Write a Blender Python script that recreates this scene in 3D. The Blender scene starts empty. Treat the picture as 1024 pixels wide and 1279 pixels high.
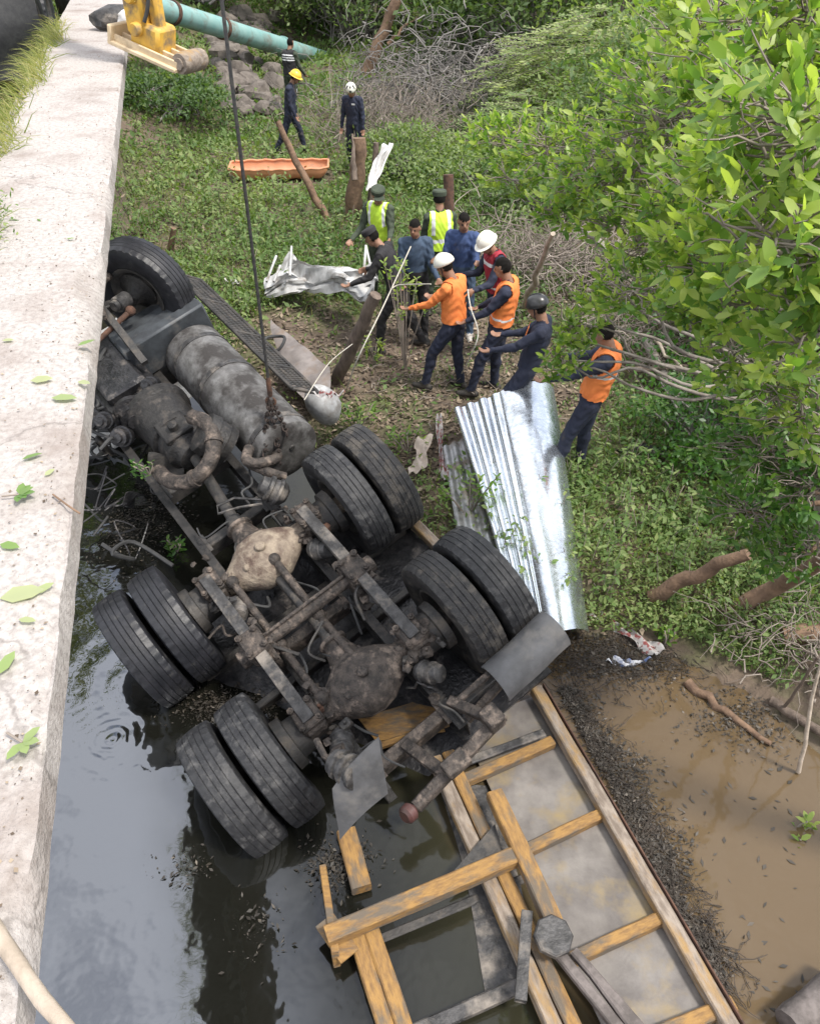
import bpy, math, random
import numpy as np
from mathutils import Vector, Matrix, noise
random.seed(7)
rng = np.random.default_rng(11)
scene = bpy.context.scene
COL = scene.collection
rad = math.radians

# ------------------------------------------------------------------ camera
CAMZ, PITCH, FPX = 5.5, rad(39.0), 1005.0
cam_data = bpy.data.cameras.new('camera')
cam = bpy.data.objects.new('camera', cam_data)
COL.objects.link(cam)
cam.location = (0, 0, CAMZ)
cam.rotation_euler = (rad(90) - PITCH, 0, 0)
cam_data.sensor_fit = 'HORIZONTAL'
cam_data.sensor_width = 36
cam_data.lens = 36 * FPX / 1024
cam_data.clip_start = 0.05
cam_data.clip_end = 500
scene.camera = cam
scene.render.resolution_x = 819
scene.render.resolution_y = 1024

# ------------------------------------------------------------------ sky and sun
SUN_EL, SUN_AZ = rad(62), rad(118)          # azimuth measured from +Y (ahead) towards +X
world = bpy.data.worlds.new('World')
scene.world = world
world.use_nodes = True
wn, wl = world.node_tree.nodes, world.node_tree.links
wn.clear()
w_out = wn.new('ShaderNodeOutputWorld')
w_bg = wn.new('ShaderNodeBackground')
w_sky = wn.new('ShaderNodeTexSky')
w_sky.sky_type = 'NISHITA'
w_sky.sun_disc = False
w_sky.sun_elevation = SUN_EL
w_sky.sun_rotation = SUN_AZ
w_sky.dust_density = 2.0
w_tc = wn.new('ShaderNodeTexCoord')
w_n = wn.new('ShaderNodeTexNoise')
w_n.inputs['Scale'].default_value = 2.2
w_n.inputs['Detail'].default_value = 7
w_n.inputs['Roughness'].default_value = 0.55
w_r = wn.new('ShaderNodeValToRGB')
w_r.color_ramp.elements[0].position = 0.33
w_r.color_ramp.elements[1].position = 0.55
w_mix = wn.new('ShaderNodeMixRGB')
w_mix.inputs['Color2'].default_value = (10.0, 10.2, 10.7, 1)
w_bg.inputs['Strength'].default_value = 0.12
w_mp = wn.new('ShaderNodeMapping'); w_mp.inputs['Location'].default_value = (3.7, 1.2, .5)
wl.new(w_tc.outputs['Generated'], w_mp.inputs['Vector'])
wl.new(w_mp.outputs['Vector'], w_n.inputs['Vector'])
wl.new(w_n.outputs['Fac'], w_r.inputs['Fac'])
wl.new(w_r.outputs['Color'], w_mix.inputs['Fac'])
wl.new(w_sky.outputs['Color'], w_mix.inputs['Color1'])
wl.new(w_mix.outputs['Color'], w_bg.inputs['Color'])
wl.new(w_bg.outputs['Background'], w_out.inputs['Surface'])
sun_data = bpy.data.lights.new('sun', 'SUN')
sun = bpy.data.objects.new('sun', sun_data)
COL.objects.link(sun)
sun_data.energy = 2.8
sun_data.angle = rad(9)
sun_data.color = (1.0, 0.95, 0.87)
sd = Vector((math.sin(SUN_AZ) * math.cos(SUN_EL), math.cos(SUN_AZ) * math.cos(SUN_EL), math.sin(SUN_EL)))
sun.rotation_euler = sd.to_track_quat('Z', 'Y').to_euler()
scene.view_settings.view_transform = 'Standard'
scene.view_settings.look = 'None'
scene.view_settings.gamma = 1
scene.view_settings.exposure = 0.75
scene.cycles.max_bounces = 8
scene.cycles.diffuse_bounces = 3
scene.cycles.glossy_bounces = 3
scene.cycles.transmission_bounces = 4
scene.cycles.transparent_max_bounces = 6
scene.cycles.use_denoising = True

# ------------------------------------------------------------------ survey helpers (photo pixel -> world point)
CF = Vector((0, math.cos(PITCH), -math.sin(PITCH)))
CU = Vector((0, math.sin(PITCH), math.cos(PITCH)))
CO = Vector((0, 0, CAMZ))
def ray(x, y):
    return CF + Vector((1, 0, 0)) * ((x - 512) / FPX) - CU * ((y - 640) / FPX)
def G(x, y, z=0.0):                     # point at height z
    r = ray(x, y)
    return CO + r * ((z - CAMZ) / r.z)
def PD(x, y, d):                        # point at depth d
    return CO + ray(x, y) * d
def nz(p, s=1.0, off=0.0):
    return noise.noise(Vector((p[0] * s + off, p[1] * s + off * .7, p[2] * s - off)))
def sstep(a, b, x):
    t = min(1, max(0, (x - a) / (b - a)))
    return t * t * (3 - 2 * t)

# ------------------------------------------------------------------ objects, tags
ROOTM = {}
def tag(o, label=None, cat=None, group=None, kind=None):
    if label: o['label'] = label
    if cat: o['category'] = cat
    if group: o['group'] = group
    if kind: o['kind'] = kind
    return o
def thing(name, label, cat, loc=(0, 0, 0), group=None, mat4=None):
    o = bpy.data.objects.new(name, None)
    COL.objects.link(o)
    o.empty_display_size = .1
    m = mat4 if mat4 is not None else Matrix.Translation(Vector(loc))
    o.matrix_world = m
    ROOTM[o.name] = m.copy()
    return tag(o, label, cat, group)
def rootm(o):
    while o.parent: o = o.parent
    return ROOTM.get(o.name, Matrix.Identity(4))
def link(name, me, parent=None, mats=(), local=None):
    o = bpy.data.objects.new(name, me)
    COL.objects.link(o)
    for m in mats:
        if m.name not in [x.name for x in me.materials if x]: me.materials.append(m)
    if parent: o.parent = parent
    if local is not None: o.matrix_basis = local
    return o
def copy_tree(o, parent=None):
    c = o.copy()
    COL.objects.link(c)
    if parent: c.parent = parent
    for ch in list(o.children): copy_tree(ch, c)
    return c

class MB:
    """collects shapes for ONE mesh"""
    def __init__(s): s.v, s.f, s.m, s.cur = [], [], [], 0
    def add(s, vs, fs):
        b = len(s.v)
        s.v += [Vector(p) for p in vs]
        s.f += [tuple(i + b for i in f) for f in fs]
        s.m += [s.cur] * len(fs)
    def box(s, c, size, rot=None, ch=0.006, jit=0.0):
        hx, hy, hz = [k / 2 for k in size]
        ch = min(ch, hx * .45, hy * .45, hz * .45)
        vs, idx = [], {}
        for sx in (-1, 1):
            for sy in (-1, 1):
                for sz in (-1, 1):
                    for ax in range(3):
                        p = [sx * (hx - ch), sy * (hy - ch), sz * (hz - ch)]
                        p[ax] = (sx * hx, sy * hy, sz * hz)[ax]
                        idx[(sx, sy, sz, ax)] = len(vs)
                        q = Vector(p)
                        if jit: q += Vector((random.uniform(-jit, jit), random.uniform(-jit, jit), random.uniform(-jit, jit)))
                        vs.append((rot @ q if rot else q) + Vector(c))
        fs = []
        for ax in range(3):
            a, b = (ax + 1) % 3, (ax + 2) % 3
            for sg in (-1, 1):
                q = []
                for u, w in ((-1, -1), (1, -1), (1, 1), (-1, 1)):
                    k = [0, 0, 0]; k[ax] = sg; k[a] = u; k[b] = w
                    q.append(idx[(k[0], k[1], k[2], ax)])
                fs.append(q if sg > 0 else q[::-1])
            for u in (-1, 1):
                for w in (-1, 1):
                    k0 = [0, 0, 0]; k1 = [0, 0, 0]
                    k0[ax] = -1; k1[ax] = 1; k0[a] = k1[a] = u; k0[b] = k1[b] = w
                    fs.append([idx[(*k0, a)], idx[(*k1, a)], idx[(*k1, b)], idx[(*k0, b)]])
        for sx in (-1, 1):
            for sy in (-1, 1):
                for sz in (-1, 1): fs.append([idx[(sx, sy, sz, i)] for i in range(3)])
        s.add(vs, fs)
    def beam(s, p0, p1, w, h, up=(0, 0, 1), ch=0.006):
        p0, p1 = Vector(p0), Vector(p1)
        x = (p1 - p0); L = x.length; x.normalize()
        u = Vector(up); y = u.cross(x).normalized(); z = x.cross(y)
        s.box((p0 + p1) / 2, (L, w, h), Matrix((x, y, z)).transposed(), ch)
    def tube(s, pts, rr, seg=8, cap=True, ell=None):
        pts = [Vector(p) for p in pts]
        n = len(pts)
        if not hasattr(rr, '__len__'): rr = [rr] * n
        t0 = (pts[1] - pts[0]).normalized()
        a = t0.orthogonal().normalized()
        vs = []
        for i in range(n):
            t = (pts[min(i + 1, n - 1)] - pts[max(i - 1, 0)])
            t = t.normalized() if t.length > 1e-9 else t0
            a = (a - t * a.dot(t)).normalized()
            b = t.cross(a)
            for k in range(seg):
                an = 2 * math.pi * k / seg
                vs.append(pts[i] + (a * math.cos(an) + b * math.sin(an)) * rr[i])
        fs = []
        for i in range(n - 1):
            for k in range(seg):
                k2 = (k + 1) % seg
                fs.append((i * seg + k, i * seg + k2, (i + 1) * seg + k2, (i + 1) * seg + k))
        if cap:
            fs.append(tuple(range(seg))[::-1])
            fs.append(tuple((n - 1) * seg + k for k in range(seg)))
        s.add(vs, fs)
    def lathe(s, c, axis, prof, seg=24, close=False):
        """prof: list of (along, radius)"""
        c = Vector(c); ax = Vector(axis).normalized()
        a = ax.orthogonal().normalized(); b = ax.cross(a)
        vs = []
        for (h, r) in prof:
            for k in range(seg):
                an = 2 * math.pi * k / seg
                vs.append(c + ax * h + (a * math.cos(an) + b * math.sin(an)) * r)
        n = len(prof); fs = []
        for i in range(n if close else n - 1):
            j = (i + 1) % n
            for k in range(seg):
                k2 = (k + 1) % seg
                fs.append((i * seg + k, i * seg + k2, j * seg + k2, j * seg + k))
        if not close:
            fs.append(tuple(range(seg))[::-1])
            fs.append(tuple((n - 1) * seg + k for k in range(seg)))
        s.add(vs, fs)
    def cyl(s, p0, p1, r, seg=16, ch=0.01):
        p0, p1 = Vector(p0), Vector(p1); L = (p1 - p0).length
        ch = min(ch, r * .4, L * .4)
        s.lathe(p0, p1 - p0, [(0, r - ch), (ch, r), (L - ch, r), (L, r - ch)], seg)
    def ball(s, c, r, seg=14, rings=8, rot=None, lump=0.0, sc=2.0):
        vs, fs = [], []
        rx, ry, rz = r if hasattr(r, '__len__') else (r, r, r)
        for i in range(rings + 1):
            th = math.pi * i / rings
            for k in range(seg):
                an = 2 * math.pi * k / seg
                d = Vector((math.sin(th) * math.cos(an), math.sin(th) * math.sin(an), math.cos(th)))
                q = Vector((d.x * rx, d.y * ry, d.z * rz))
                if lump: q *= 1 + lump * nz(d, sc, c[0] * 7 + c[1] * 3)
                vs.append((rot @ q if rot else q) + Vector(c))
        for i in range(rings):
            for k in range(seg):
                k2 = (k + 1) % seg
                fs.append((i * seg + k, (i + 1) * seg + k, (i + 1) * seg + k2, i * seg + k2))
        s.add(vs, fs)
    def grid(s, fn, nu, nv, thick=0.0):
        P = [[Vector(fn(u / nu, v / nv)) for v in range(nv + 1)] for u in range(nu + 1)]
        vs = [p for r in P for p in r]
        W = nv + 1
        fs = [(u * W + v, (u + 1) * W + v, (u + 1) * W + v + 1, u * W + v + 1) for u in range(nu) for v in range(nv)]
        if thick:
            nv_ = []
            for u in range(nu + 1):
                for v in range(nv + 1):
                    du = P[min(u + 1, nu)][v] - P[max(u - 1, 0)][v]
                    dv = P[u][min(v + 1, nv)] - P[u][max(v - 1, 0)]
                    nn = du.cross(dv)
                    nv_.append(P[u][v] - (nn.normalized() if nn.length > 1e-12 else Vector((0, 0, 1))) * thick)
            b = len(vs)
            vs += nv_
            fs += [tuple(i + b for i in f[::-1]) for f in list(fs)]
            ring = [(u, 0) for u in range(nu)] + [(nu, v) for v in range(nv)] + [(u, nv) for u in range(nu, 0, -1)] + [(0, v) for v in range(nv, 0, -1)]
            for i in range(len(ring)):
                a_, b_ = ring[i], ring[(i + 1) % len(ring)]
                ia, ib = a_[0] * W + a_[1], b_[0] * W + b_[1]
                fs.append((ia, ia + b, ib + b, ib))
        s.add(vs, fs)
    def build(s, name, mats, parent=None, smooth=True, local=False, ang=38, recalc=True):
        """vertices are in world space unless local; they are moved into the parent's root frame"""
        mats = mats if isinstance(mats, (list, tuple)) else [mats]
        vs = s.v
        if parent is not None and not local:
            inv = rootm(parent).inverted()
            vs = [inv @ p for p in vs]
        me = bpy.data.meshes.new(name)
        me.from_pydata([p[:] for p in vs], [], s.f)
        for m in mats: me.materials.append(m)
        if len(mats) > 1: me.polygons.foreach_set('material_index', s.m)
        me.validate()
        if recalc:
            import bmesh
            bm = bmesh.new(); bm.from_mesh(me)
            bmesh.ops.recalc_face_normals(bm, faces=bm.faces)
            bm.to_mesh(me); bm.free()
        if smooth:
            me.polygons.foreach_set('use_smooth', [True] * len(me.polygons))
            me.set_sharp_from_angle(angle=rad(ang))
        me.update()
        o = bpy.data.objects.new(name, me)
        COL.objects.link(o)
        if parent is not None: o.parent = parent
        return o

def fast_mesh(name, V, T, mats, parent=None, tint=None, mi=None, smooth=False):
    """triangles from numpy arrays"""
    V = np.asarray(V, np.float32).reshape(-1, 3); T = np.asarray(T, np.int32).reshape(-1, 3)
    if parent is not None:
        inv = np.array(rootm(parent).inverted())
        V = (V @ inv[:3, :3].T + inv[:3, 3]).astype(np.float32)
    me = bpy.data.meshes.new(name)
    me.vertices.add(len(V)); me.vertices.foreach_set('co', V.ravel())
    me.loops.add(len(T) * 3); me.loops.foreach_set('vertex_index', T.ravel())
    me.polygons.add(len(T)); me.polygons.foreach_set('loop_start', np.arange(0, len(T) * 3, 3, dtype=np.int32))
    for m in (mats if isinstance(mats, (list, tuple)) else [mats]): me.materials.append(m)
    if mi is not None: me.polygons.foreach_set('material_index', np.asarray(mi, np.int32))
    if smooth: me.polygons.foreach_set('use_smooth', np.ones(len(T), bool))
    if tint is not None:
        at = me.attributes.new('tint', 'FLOAT', 'FACE'); at.data.foreach_set('value', np.asarray(tint, np.float32))
    me.update(calc_edges=True)
    o = bpy.data.objects.new(name, me)
    COL.objects.link(o)
    if parent is not None: o.parent = parent
    return o

# leaf template: along +x, folded on the midrib
LEAF = np.array([[0, 0, 0], [.3, .5, .08], [.72, .42, .05], [1, 0, -.06], [.72, -.42, .05], [.3, -.5, .08], [.35, 0, 0], [.75, 0, -.01]])
LEAF_T = np.array([[0, 6, 1], [1, 6, 7], [1, 7, 2], [2, 7, 3], [0, 5, 6], [5, 7, 6], [5, 4, 7], [4, 3, 7]])
DIAM = np.array([[0, 0, 0], [.45, .5, .06], [1, 0, 0], [.45, -.5, .06]])
DIAM_T = np.array([[0, 2, 1], [0, 3, 2]])
def leaf_arrays(pos, dirs, ups, L, W, tpl=LEAF, tri=LEAF_T, droop=0.0):
    pos = np.asarray(pos, float); n = len(pos)
    d = np.asarray(dirs, float); d /= np.linalg.norm(d, axis=1, keepdims=True) + 1e-9
    u = np.asarray(ups, float)
    s = np.cross(u, d); s /= np.linalg.norm(s, axis=1, keepdims=True) + 1e-9
    u = np.cross(d, s)
    L = np.broadcast_to(L, (n,)); W = np.broadcast_to(W, (n,))
    k = len(tpl)
    V = (pos[:, None, :] + tpl[None, :, 0, None] * L[:, None, None] * d[:, None, :]
         + tpl[None, :, 1, None] * W[:, None, None] * s[:, None, :] + tpl[None, :, 2, None] * W[:, None, None] * u[:, None, :])
    if droop: V[:, :, 2] -= droop * (tpl[None, :, 0] ** 2) * L[:, None]
    T = (tri[None] + (np.arange(n) * k)[:, None, None])
    return V.reshape(-1, 3), T.reshape(-1, 3)
def rdirs(n):
    d = rng.normal(size=(n, 3)); return d / np.linalg.norm(d, axis=1, keepdims=True)

# ------------------------------------------------------------------ materials
def mat(name, c1, c2=None, rough=.7, metal=0.0, scale=6.0, lo=.38, hi=.62, bump=0.0, bscale=None, dirt=None, dlo=.5, dhi=.65, dscale=3.0, spec=.5, drough=.9, rvar=0.0, detail=8, stretch=None):
    m = bpy.data.materials.new(name); m.use_nodes = True
    N, L = m.node_tree.nodes, m.node_tree.links
    b = N['Principled BSDF']
    b.inputs['Roughness'].default_value = rough
    b.inputs['Metallic'].default_value = metal
    b.inputs['Specular IOR Level'].default_value = spec
    tc = N.new('ShaderNodeTexCoord')
    co = tc.outputs['Object']
    if stretch:
        mp = N.new('ShaderNodeMapping'); mp.inputs['Scale'].default_value = stretch
        L.new(co, mp.inputs['Vector']); co = mp.outputs['Vector']
    c2 = c2 or tuple(k * .6 for k in c1)
    def noise_fac(sc, a, z, off):
        n = N.new('ShaderNodeTexNoise'); n.inputs['Scale'].default_value = sc; n.inputs['Detail'].default_value = detail
        n.inputs['Roughness'].default_value = .62
        ad = N.new('ShaderNodeVectorMath'); ad.inputs[1].default_value = (off, off * 1.7, -off)
        L.new(co, ad.inputs[0]); L.new(ad.outputs[0], n.inputs['Vector'])
        r = N.new('ShaderNodeMapRange'); r.inputs['From Min'].default_value = a; r.inputs['From Max'].default_value = z
        L.new(n.outputs['Fac'], r.inputs['Value'])
        return r.outputs['Result'], n.outputs['Fac']
    f, raw = noise_fac(scale, lo, hi, 0.0)
    mx = N.new('ShaderNodeMixRGB'); L.new(f, mx.inputs['Fac'])
    mx.inputs['Color1'].default_value = (*c1, 1); mx.inputs['Color2'].default_value = (*c2, 1)
    colr = mx.outputs['Color']
    rsock = None
    if dirt:
        fd, _ = noise_fac(dscale, dlo, dhi, 4.3)
        m2 = N.new('ShaderNodeMixRGB'); L.new(fd, m2.inputs['Fac']); L.new(colr, m2.inputs['Color1'])
        m2.inputs['Color2'].default_value = (*dirt, 1); colr = m2.outputs['Color']
        mr = N.new('ShaderNodeMapRange'); mr.inputs['To Min'].default_value = rough; mr.inputs['To Max'].default_value = drough
        L.new(fd, mr.inputs['Value']); L.new(mr.outputs['Result'], b.inputs['Roughness'])
        if metal:
            mm = N.new('ShaderNodeMapRange'); mm.inputs['To Min'].default_value = metal; mm.inputs['To Max'].default_value = 0
            L.new(fd, mm.inputs['Value']); L.new(mm.outputs['Result'], b.inputs['Metallic'])
    elif rvar:
        mr = N.new('ShaderNodeMapRange'); mr.inputs['To Min'].default_value = rough - rvar; mr.inputs['To Max'].default_value = rough + rvar
        L.new(f, mr.inputs['Value']); L.new(mr.outputs['Result'], b.inputs['Roughness'])
    L.new(colr, b.inputs['Base Color'])
    if bump:
        nb = N.new('ShaderNodeTexNoise'); nb.inputs['Scale'].default_value = bscale or scale * 4; nb.inputs['Detail'].default_value = 6
        L.new(co, nb.inputs['Vector'])
        bp = N.new('ShaderNodeBump'); bp.inputs['Strength'].default_value = 1.0; bp.inputs['Distance'].default_value = bump
        L.new(nb.outputs['Fac'], bp.inputs['Height']); L.new(bp.outputs['Normal'], b.inputs['Normal'])
    return m
def leaf_mat(name, ca, cb, cc, rough=.4, trans=.4, spec=.5):
    """colour by the per-leaf random 'tint'"""
    m = bpy.data.materials.new(name); m.use_nodes = True
    N, L = m.node_tree.nodes, m.node_tree.links
    b = N['Principled BSDF']; out = N['Material Output']
    at = N.new('ShaderNodeAttribute'); at.attribute_name = 'tint'
    r = N.new('ShaderNodeValToRGB'); e = r.color_ramp.elements
    e[0].position = 0; e[0].color = (*ca, 1); e[1].position = 1; e[1].color = (*cc, 1)
    k = e.new(.55); k.color = (*cb, 1)
    L.new(at.outputs['Fac'], r.inputs['Fac']); L.new(r.outputs['Color'], b.inputs['Base Color'])
    b.inputs['Roughness'].default_value = rough; b.inputs['Specular IOR Level'].default_value = spec
    if trans:
        t = N.new('ShaderNodeBsdfTranslucent')
        g = N.new('ShaderNodeMixRGB'); g.blend_type = 'MULTIPLY'; g.inputs['Fac'].default_value = 1
        g.inputs['Color2'].default_value = (1.28, 1.4, .5, 1)
        L.new(r.outputs['Color'], g.inputs['Color1']); L.new(g.outputs['Color'], t.inputs['Color'])
        mx = N.new('ShaderNodeMixShader'); mx.inputs['Fac'].default_value = trans
        L.new(b.outputs['BSDF'], mx.inputs[1]); L.new(t.outputs['BSDF'], mx.inputs[2]); L.new(mx.outputs['Shader'], out.inputs['Surface'])
    return m

def cracked(m, colr=(.10, .085, .075), sc=.8, wd=.0045):
    N, L = m.node_tree.nodes, m.node_tree.links; b = N['Principled BSDF']; src = b.inputs['Base Color'].links[0].from_socket
    tc = N.new('ShaderNodeTexCoord'); n = N.new('ShaderNodeTexNoise'); n.inputs['Scale'].default_value = 3.5; n.inputs['Detail'].default_value = 5; L.new(tc.outputs['Object'], n.inputs['Vector'])
    mx = N.new('ShaderNodeMixRGB'); mx.inputs['Fac'].default_value = .28; L.new(tc.outputs['Object'], mx.inputs['Color1']); L.new(n.outputs['Color'], mx.inputs['Color2'])
    v = N.new('ShaderNodeTexVoronoi'); v.feature = 'DISTANCE_TO_EDGE'; v.inputs['Scale'].default_value = sc; L.new(mx.outputs['Color'], v.inputs['Vector'])
    r = N.new('ShaderNodeMapRange'); r.inputs['From Min'].default_value = wd * .3; r.inputs['From Max'].default_value = wd; r.inputs['To Min'].default_value = .38; r.inputs['To Max'].default_value = 0; L.new(v.outputs['Distance'], r.inputs['Value'])
    k = N.new('ShaderNodeMixRGB'); L.new(r.outputs['Result'], k.inputs['Fac']); L.new(src, k.inputs['Color1']); k.inputs['Color2'].default_value = (*colr, 1); L.new(k.outputs['Color'], b.inputs['Base Color'])
MUD = (.20, .165, .13)
M = {}
M['concrete'] = mat('concrete', (.43, .395, .37), (.25, .222, .205), .92, scale=42, lo=.42, hi=.72, bump=.006, bscale=110, dirt=(.24, .195, .17), dlo=.48, dhi=.74, dscale=2.6)
cracked(M['concrete'])
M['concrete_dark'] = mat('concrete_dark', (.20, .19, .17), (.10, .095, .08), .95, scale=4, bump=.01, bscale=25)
M['tyre'] = mat('tyre', (.014, .014, .016), (.030, .030, .032), .55, scale=22, bump=.004, bscale=120, dirt=(.105, .102, .10), dlo=.53, dhi=.72, dscale=11)
M['tyre_mud'] = mat('tyre_mud', (.017, .016, .017), (.036, .034, .033), .6, scale=18, bump=.006, bscale=90, dirt=(.12, .105, .088), dlo=.52, dhi=.70, dscale=8)
M['tyre_wet'] = mat('tyre_wet', (.009, .0095, .012), (.02, .02, .024), .48, scale=10, bump=.002, bscale=60, dirt=(.07, .068, .065), dlo=.58, dhi=.75, dscale=7, drough=.6)
M['mudsteel'] = mat('mudsteel', (.078, .062, .052), (.022, .018, .016), .7, scale=13, bump=.014, bscale=50, dirt=(.21, .165, .135), dlo=.53, dhi=.68, dscale=9)
M['pale_mud'] = mat('pale_mud', (.30, .245, .185), (.15, .115, .09), .8, scale=8, bump=.012, bscale=40, dirt=(.09, .058, .045), dlo=.50, dhi=.64, dscale=5)
M['greysteel'] = mat('greysteel', (.08, .077, .077), (.03, .029, .029), .55, .3, scale=12, bump=.006, dirt=(.24, .21, .18), dlo=.5, dhi=.7, dscale=5)
M['darksteel'] = mat('darksteel', (.035, .034, .034), (.075, .068, .062), .6, .2, scale=7, bump=.006, bscale=40, dirt=(.13, .11, .09), dlo=.55, dhi=.72, dscale=6)
M['blacksteel'] = mat('blacksteel', (.018, .017, .017), (.04, .037, .035), .55, .2, scale=9, bump=.008, bscale=40, dirt=(.085, .072, .062), dlo=.55, dhi=.70, dscale=7)  # near-black steel for gearbox, air dryer, front axle and chassis rails
M['oily'] = mat('oily', (.02, .02, .022), (.05, .048, .05), .3, .4, scale=9, bump=.008, bscale=35, dirt=(.12, .105, .095), dlo=.57, dhi=.7, dscale=7, drough=.7)
M['tank'] = mat('tank', (.25, .243, .238), (.13, .125, .12), .5, .45, scale=9, bump=.004, dirt=(.035, .031, .029), dlo=.40, dhi=.58, dscale=3.2, drough=.8)
M['plastic_grey'] = mat('plastic_grey', (.115, .115, .12), (.075, .075, .078), .6, scale=6, bump=.003, dirt=(.17, .16, .15), dlo=.5, dhi=.72, dscale=5)
M['box_grey'] = mat('box_grey', (.075, .083, .092), (.04, .043, .048), .5, .2, scale=5, bump=.002, dirt=(.17, .155, .14), dlo=.55, dhi=.72)
M['rubber'] = mat('rubber', (.03, .03, .032), (.05, .05, .05), .7, scale=9, bump=.003)
M['rust'] = mat('rust', (.12, .06, .038), (.055, .032, .024), .9, scale=14, bump=.006, bscale=60)
M['whitepaint'] = mat('whitepaint', (.55, .55, .545), (.36, .355, .35), .4, scale=5, bump=.002, dirt=(.20, .175, .15), dlo=.50, dhi=.68, dscale=4)
M['yellowsteel'] = mat('yellowsteel', (.31, .175, .055), (.17, .095, .04), .8, scale=34, lo=.4, hi=.66, bump=.006, bscale=80, dirt=(.125, .10, .075), dlo=.47, dhi=.60, dscale=10, stretch=(.3, 1, 1))
M['railsteel'] = mat('railsteel', (.29, .24, .195), (.16, .125, .097), .82, scale=26, bump=.005, dirt=(.30, .19, .08), dlo=.52, dhi=.66, dscale=9, stretch=(.3, 1, 1))
M['bedplate'] = mat('bedplate', (.25, .228, .208), (.135, .12, .112), .33, .1, scale=3.4, lo=.35, hi=.66, bump=.004, bscale=14, dirt=(.25, .19, .10), dlo=.52, dhi=.70, dscale=2.6, drough=.45)
M['oldwood'] = mat('oldwood', (.17, .145, .135), (.085, .072, .066), .85, scale=10, bump=.006, bscale=30, stretch=(1, 1, 1))
M['galv'] = mat('galv', (.76, .80, .84), (.58, .63, .68), .24, .92, scale=22, bump=.0012, bscale=30, rvar=.08)
M['galv_dull'] = mat('galv_dull', (.38, .385, .39), (.24, .24, .24), .45, .7, scale=8, bump=.002, dirt=(.17, .14, .115), dlo=.48, dhi=.64, dscale=5)
M['yellowpaint'] = mat('yellowpaint', (.66, .40, .055), (.55, .31, .05), .5, scale=5, bump=.002, dirt=(.22, .16, .09), dlo=.48, dhi=.66, dscale=7)
M['palepad'] = mat('palepad', (.66, .52, .34), (.52, .40, .25), .7, scale=6, bump=.003, dirt=(.36, .28, .19), dlo=.52, dhi=.7, dscale=6)
M['tealpipe'] = mat('tealpipe', (.17, .33, .315), (.24, .38, .36), .55, scale=3, bump=.002, dirt=(.17, .16, .13), dlo=.50, dhi=.66, dscale=2.2)
M['orangeplastic'] = mat('orangeplastic', (.62, .29, .155), (.54, .24, .125), .55, scale=5, dirt=(.36, .22, .15), dlo=.52, dhi=.70, dscale=4)
M['bark'] = mat('bark', (.19, .145, .115), (.10, .075, .06), .95, scale=12, bump=.012, bscale=35, stretch=(1, 1, .35))
M['bark_grey'] = mat('bark_grey', (.30, .265, .235), (.18, .155, .135), .95, scale=12, bump=.008, bscale=40)
M['bark_pale'] = mat('bark_pale', (.50, .42, .34), (.33, .27, .21), .9, scale=10, bump=.005, bscale=45)
M['bark_brown'] = mat('bark_brown', (.22, .14, .09), (.12, .075, .05), .95, scale=10, bump=.010, bscale=40)
M['twig'] = mat('twig', (.30, .255, .215), (.20, .165, .14), .95, scale=5)
M['twig_grey'] = mat('twig_grey', (.24, .222, .205), (.15, .138, .13), .95, scale=2)
M['rock'] = mat('rock', (.17, .145, .125), (.09, .076, .066), .95, scale=4, bump=.02, bscale=12)
M['cable'] = mat('cable', (.045, .045, .048), (.08, .075, .07), .6, .4, scale=30)
M['rope'] = mat('rope', (.55, .51, .44), (.38, .35, .29), .9, scale=30)
M['redcloth'] = mat('redcloth', (.24, .07, .065), (.40, .38, .37), .9, scale=14, lo=.44, hi=.5)
M['whitecloth'] = mat('whitecloth', (.72, .71, .70), (.5, .48, .46), .85, scale=6)
M['bluecloth'] = mat('bluecloth', (.12, .17, .33), (.62, .62, .64), .9, scale=11, lo=.46, hi=.54)
M['cardboard'] = mat('cardboard', (.46, .39, .33), (.34, .28, .23), .85, scale=4)
M['redlens'] = mat('redlens', (.085, .03, .027), (.06, .035, .03), .5, scale=9)
M['leafbig'] = leaf_mat('leafbig', (.065, .15, .03), (.16, .275, .055), (.38, .46, .12), .42, .52)
M['leaflow'] = leaf_mat('leaflow', (.035, .10, .02), (.07, .165, .028), (.13, .22, .045), .4, .4)
M['leafback'] = leaf_mat('leafback', (.065, .12, .045), (.13, .20, .07), (.25, .31, .13), .6, .45)
M['leaffeather'] = leaf_mat('leaffeather', (.14, .21, .08), (.24, .32, .12), (.38, .42, .19), .6, .45)
M['weed'] = leaf_mat('weed', (.07, .135, .035), (.145, .225, .065), (.28, .33, .13), .6, .4)
M['grass'] = leaf_mat('grass', (.12, .17, .04), (.26, .27, .09), (.46, .40, .20), .7, .4)
M['litter'] = leaf_mat('litter', (.07, .05, .035), (.18, .135, .095), (.36, .29, .21), .9, 0)
M['flotsam'] = leaf_mat('flotsam', (.022, .018, .013), (.06, .049, .037), (.15, .125, .098), .6, 0)
M['leafpale'] = leaf_mat('leafpale', (.07, .17, .025), (.22, .31, .10), (.42, .42, .27), .5, .3)
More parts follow.
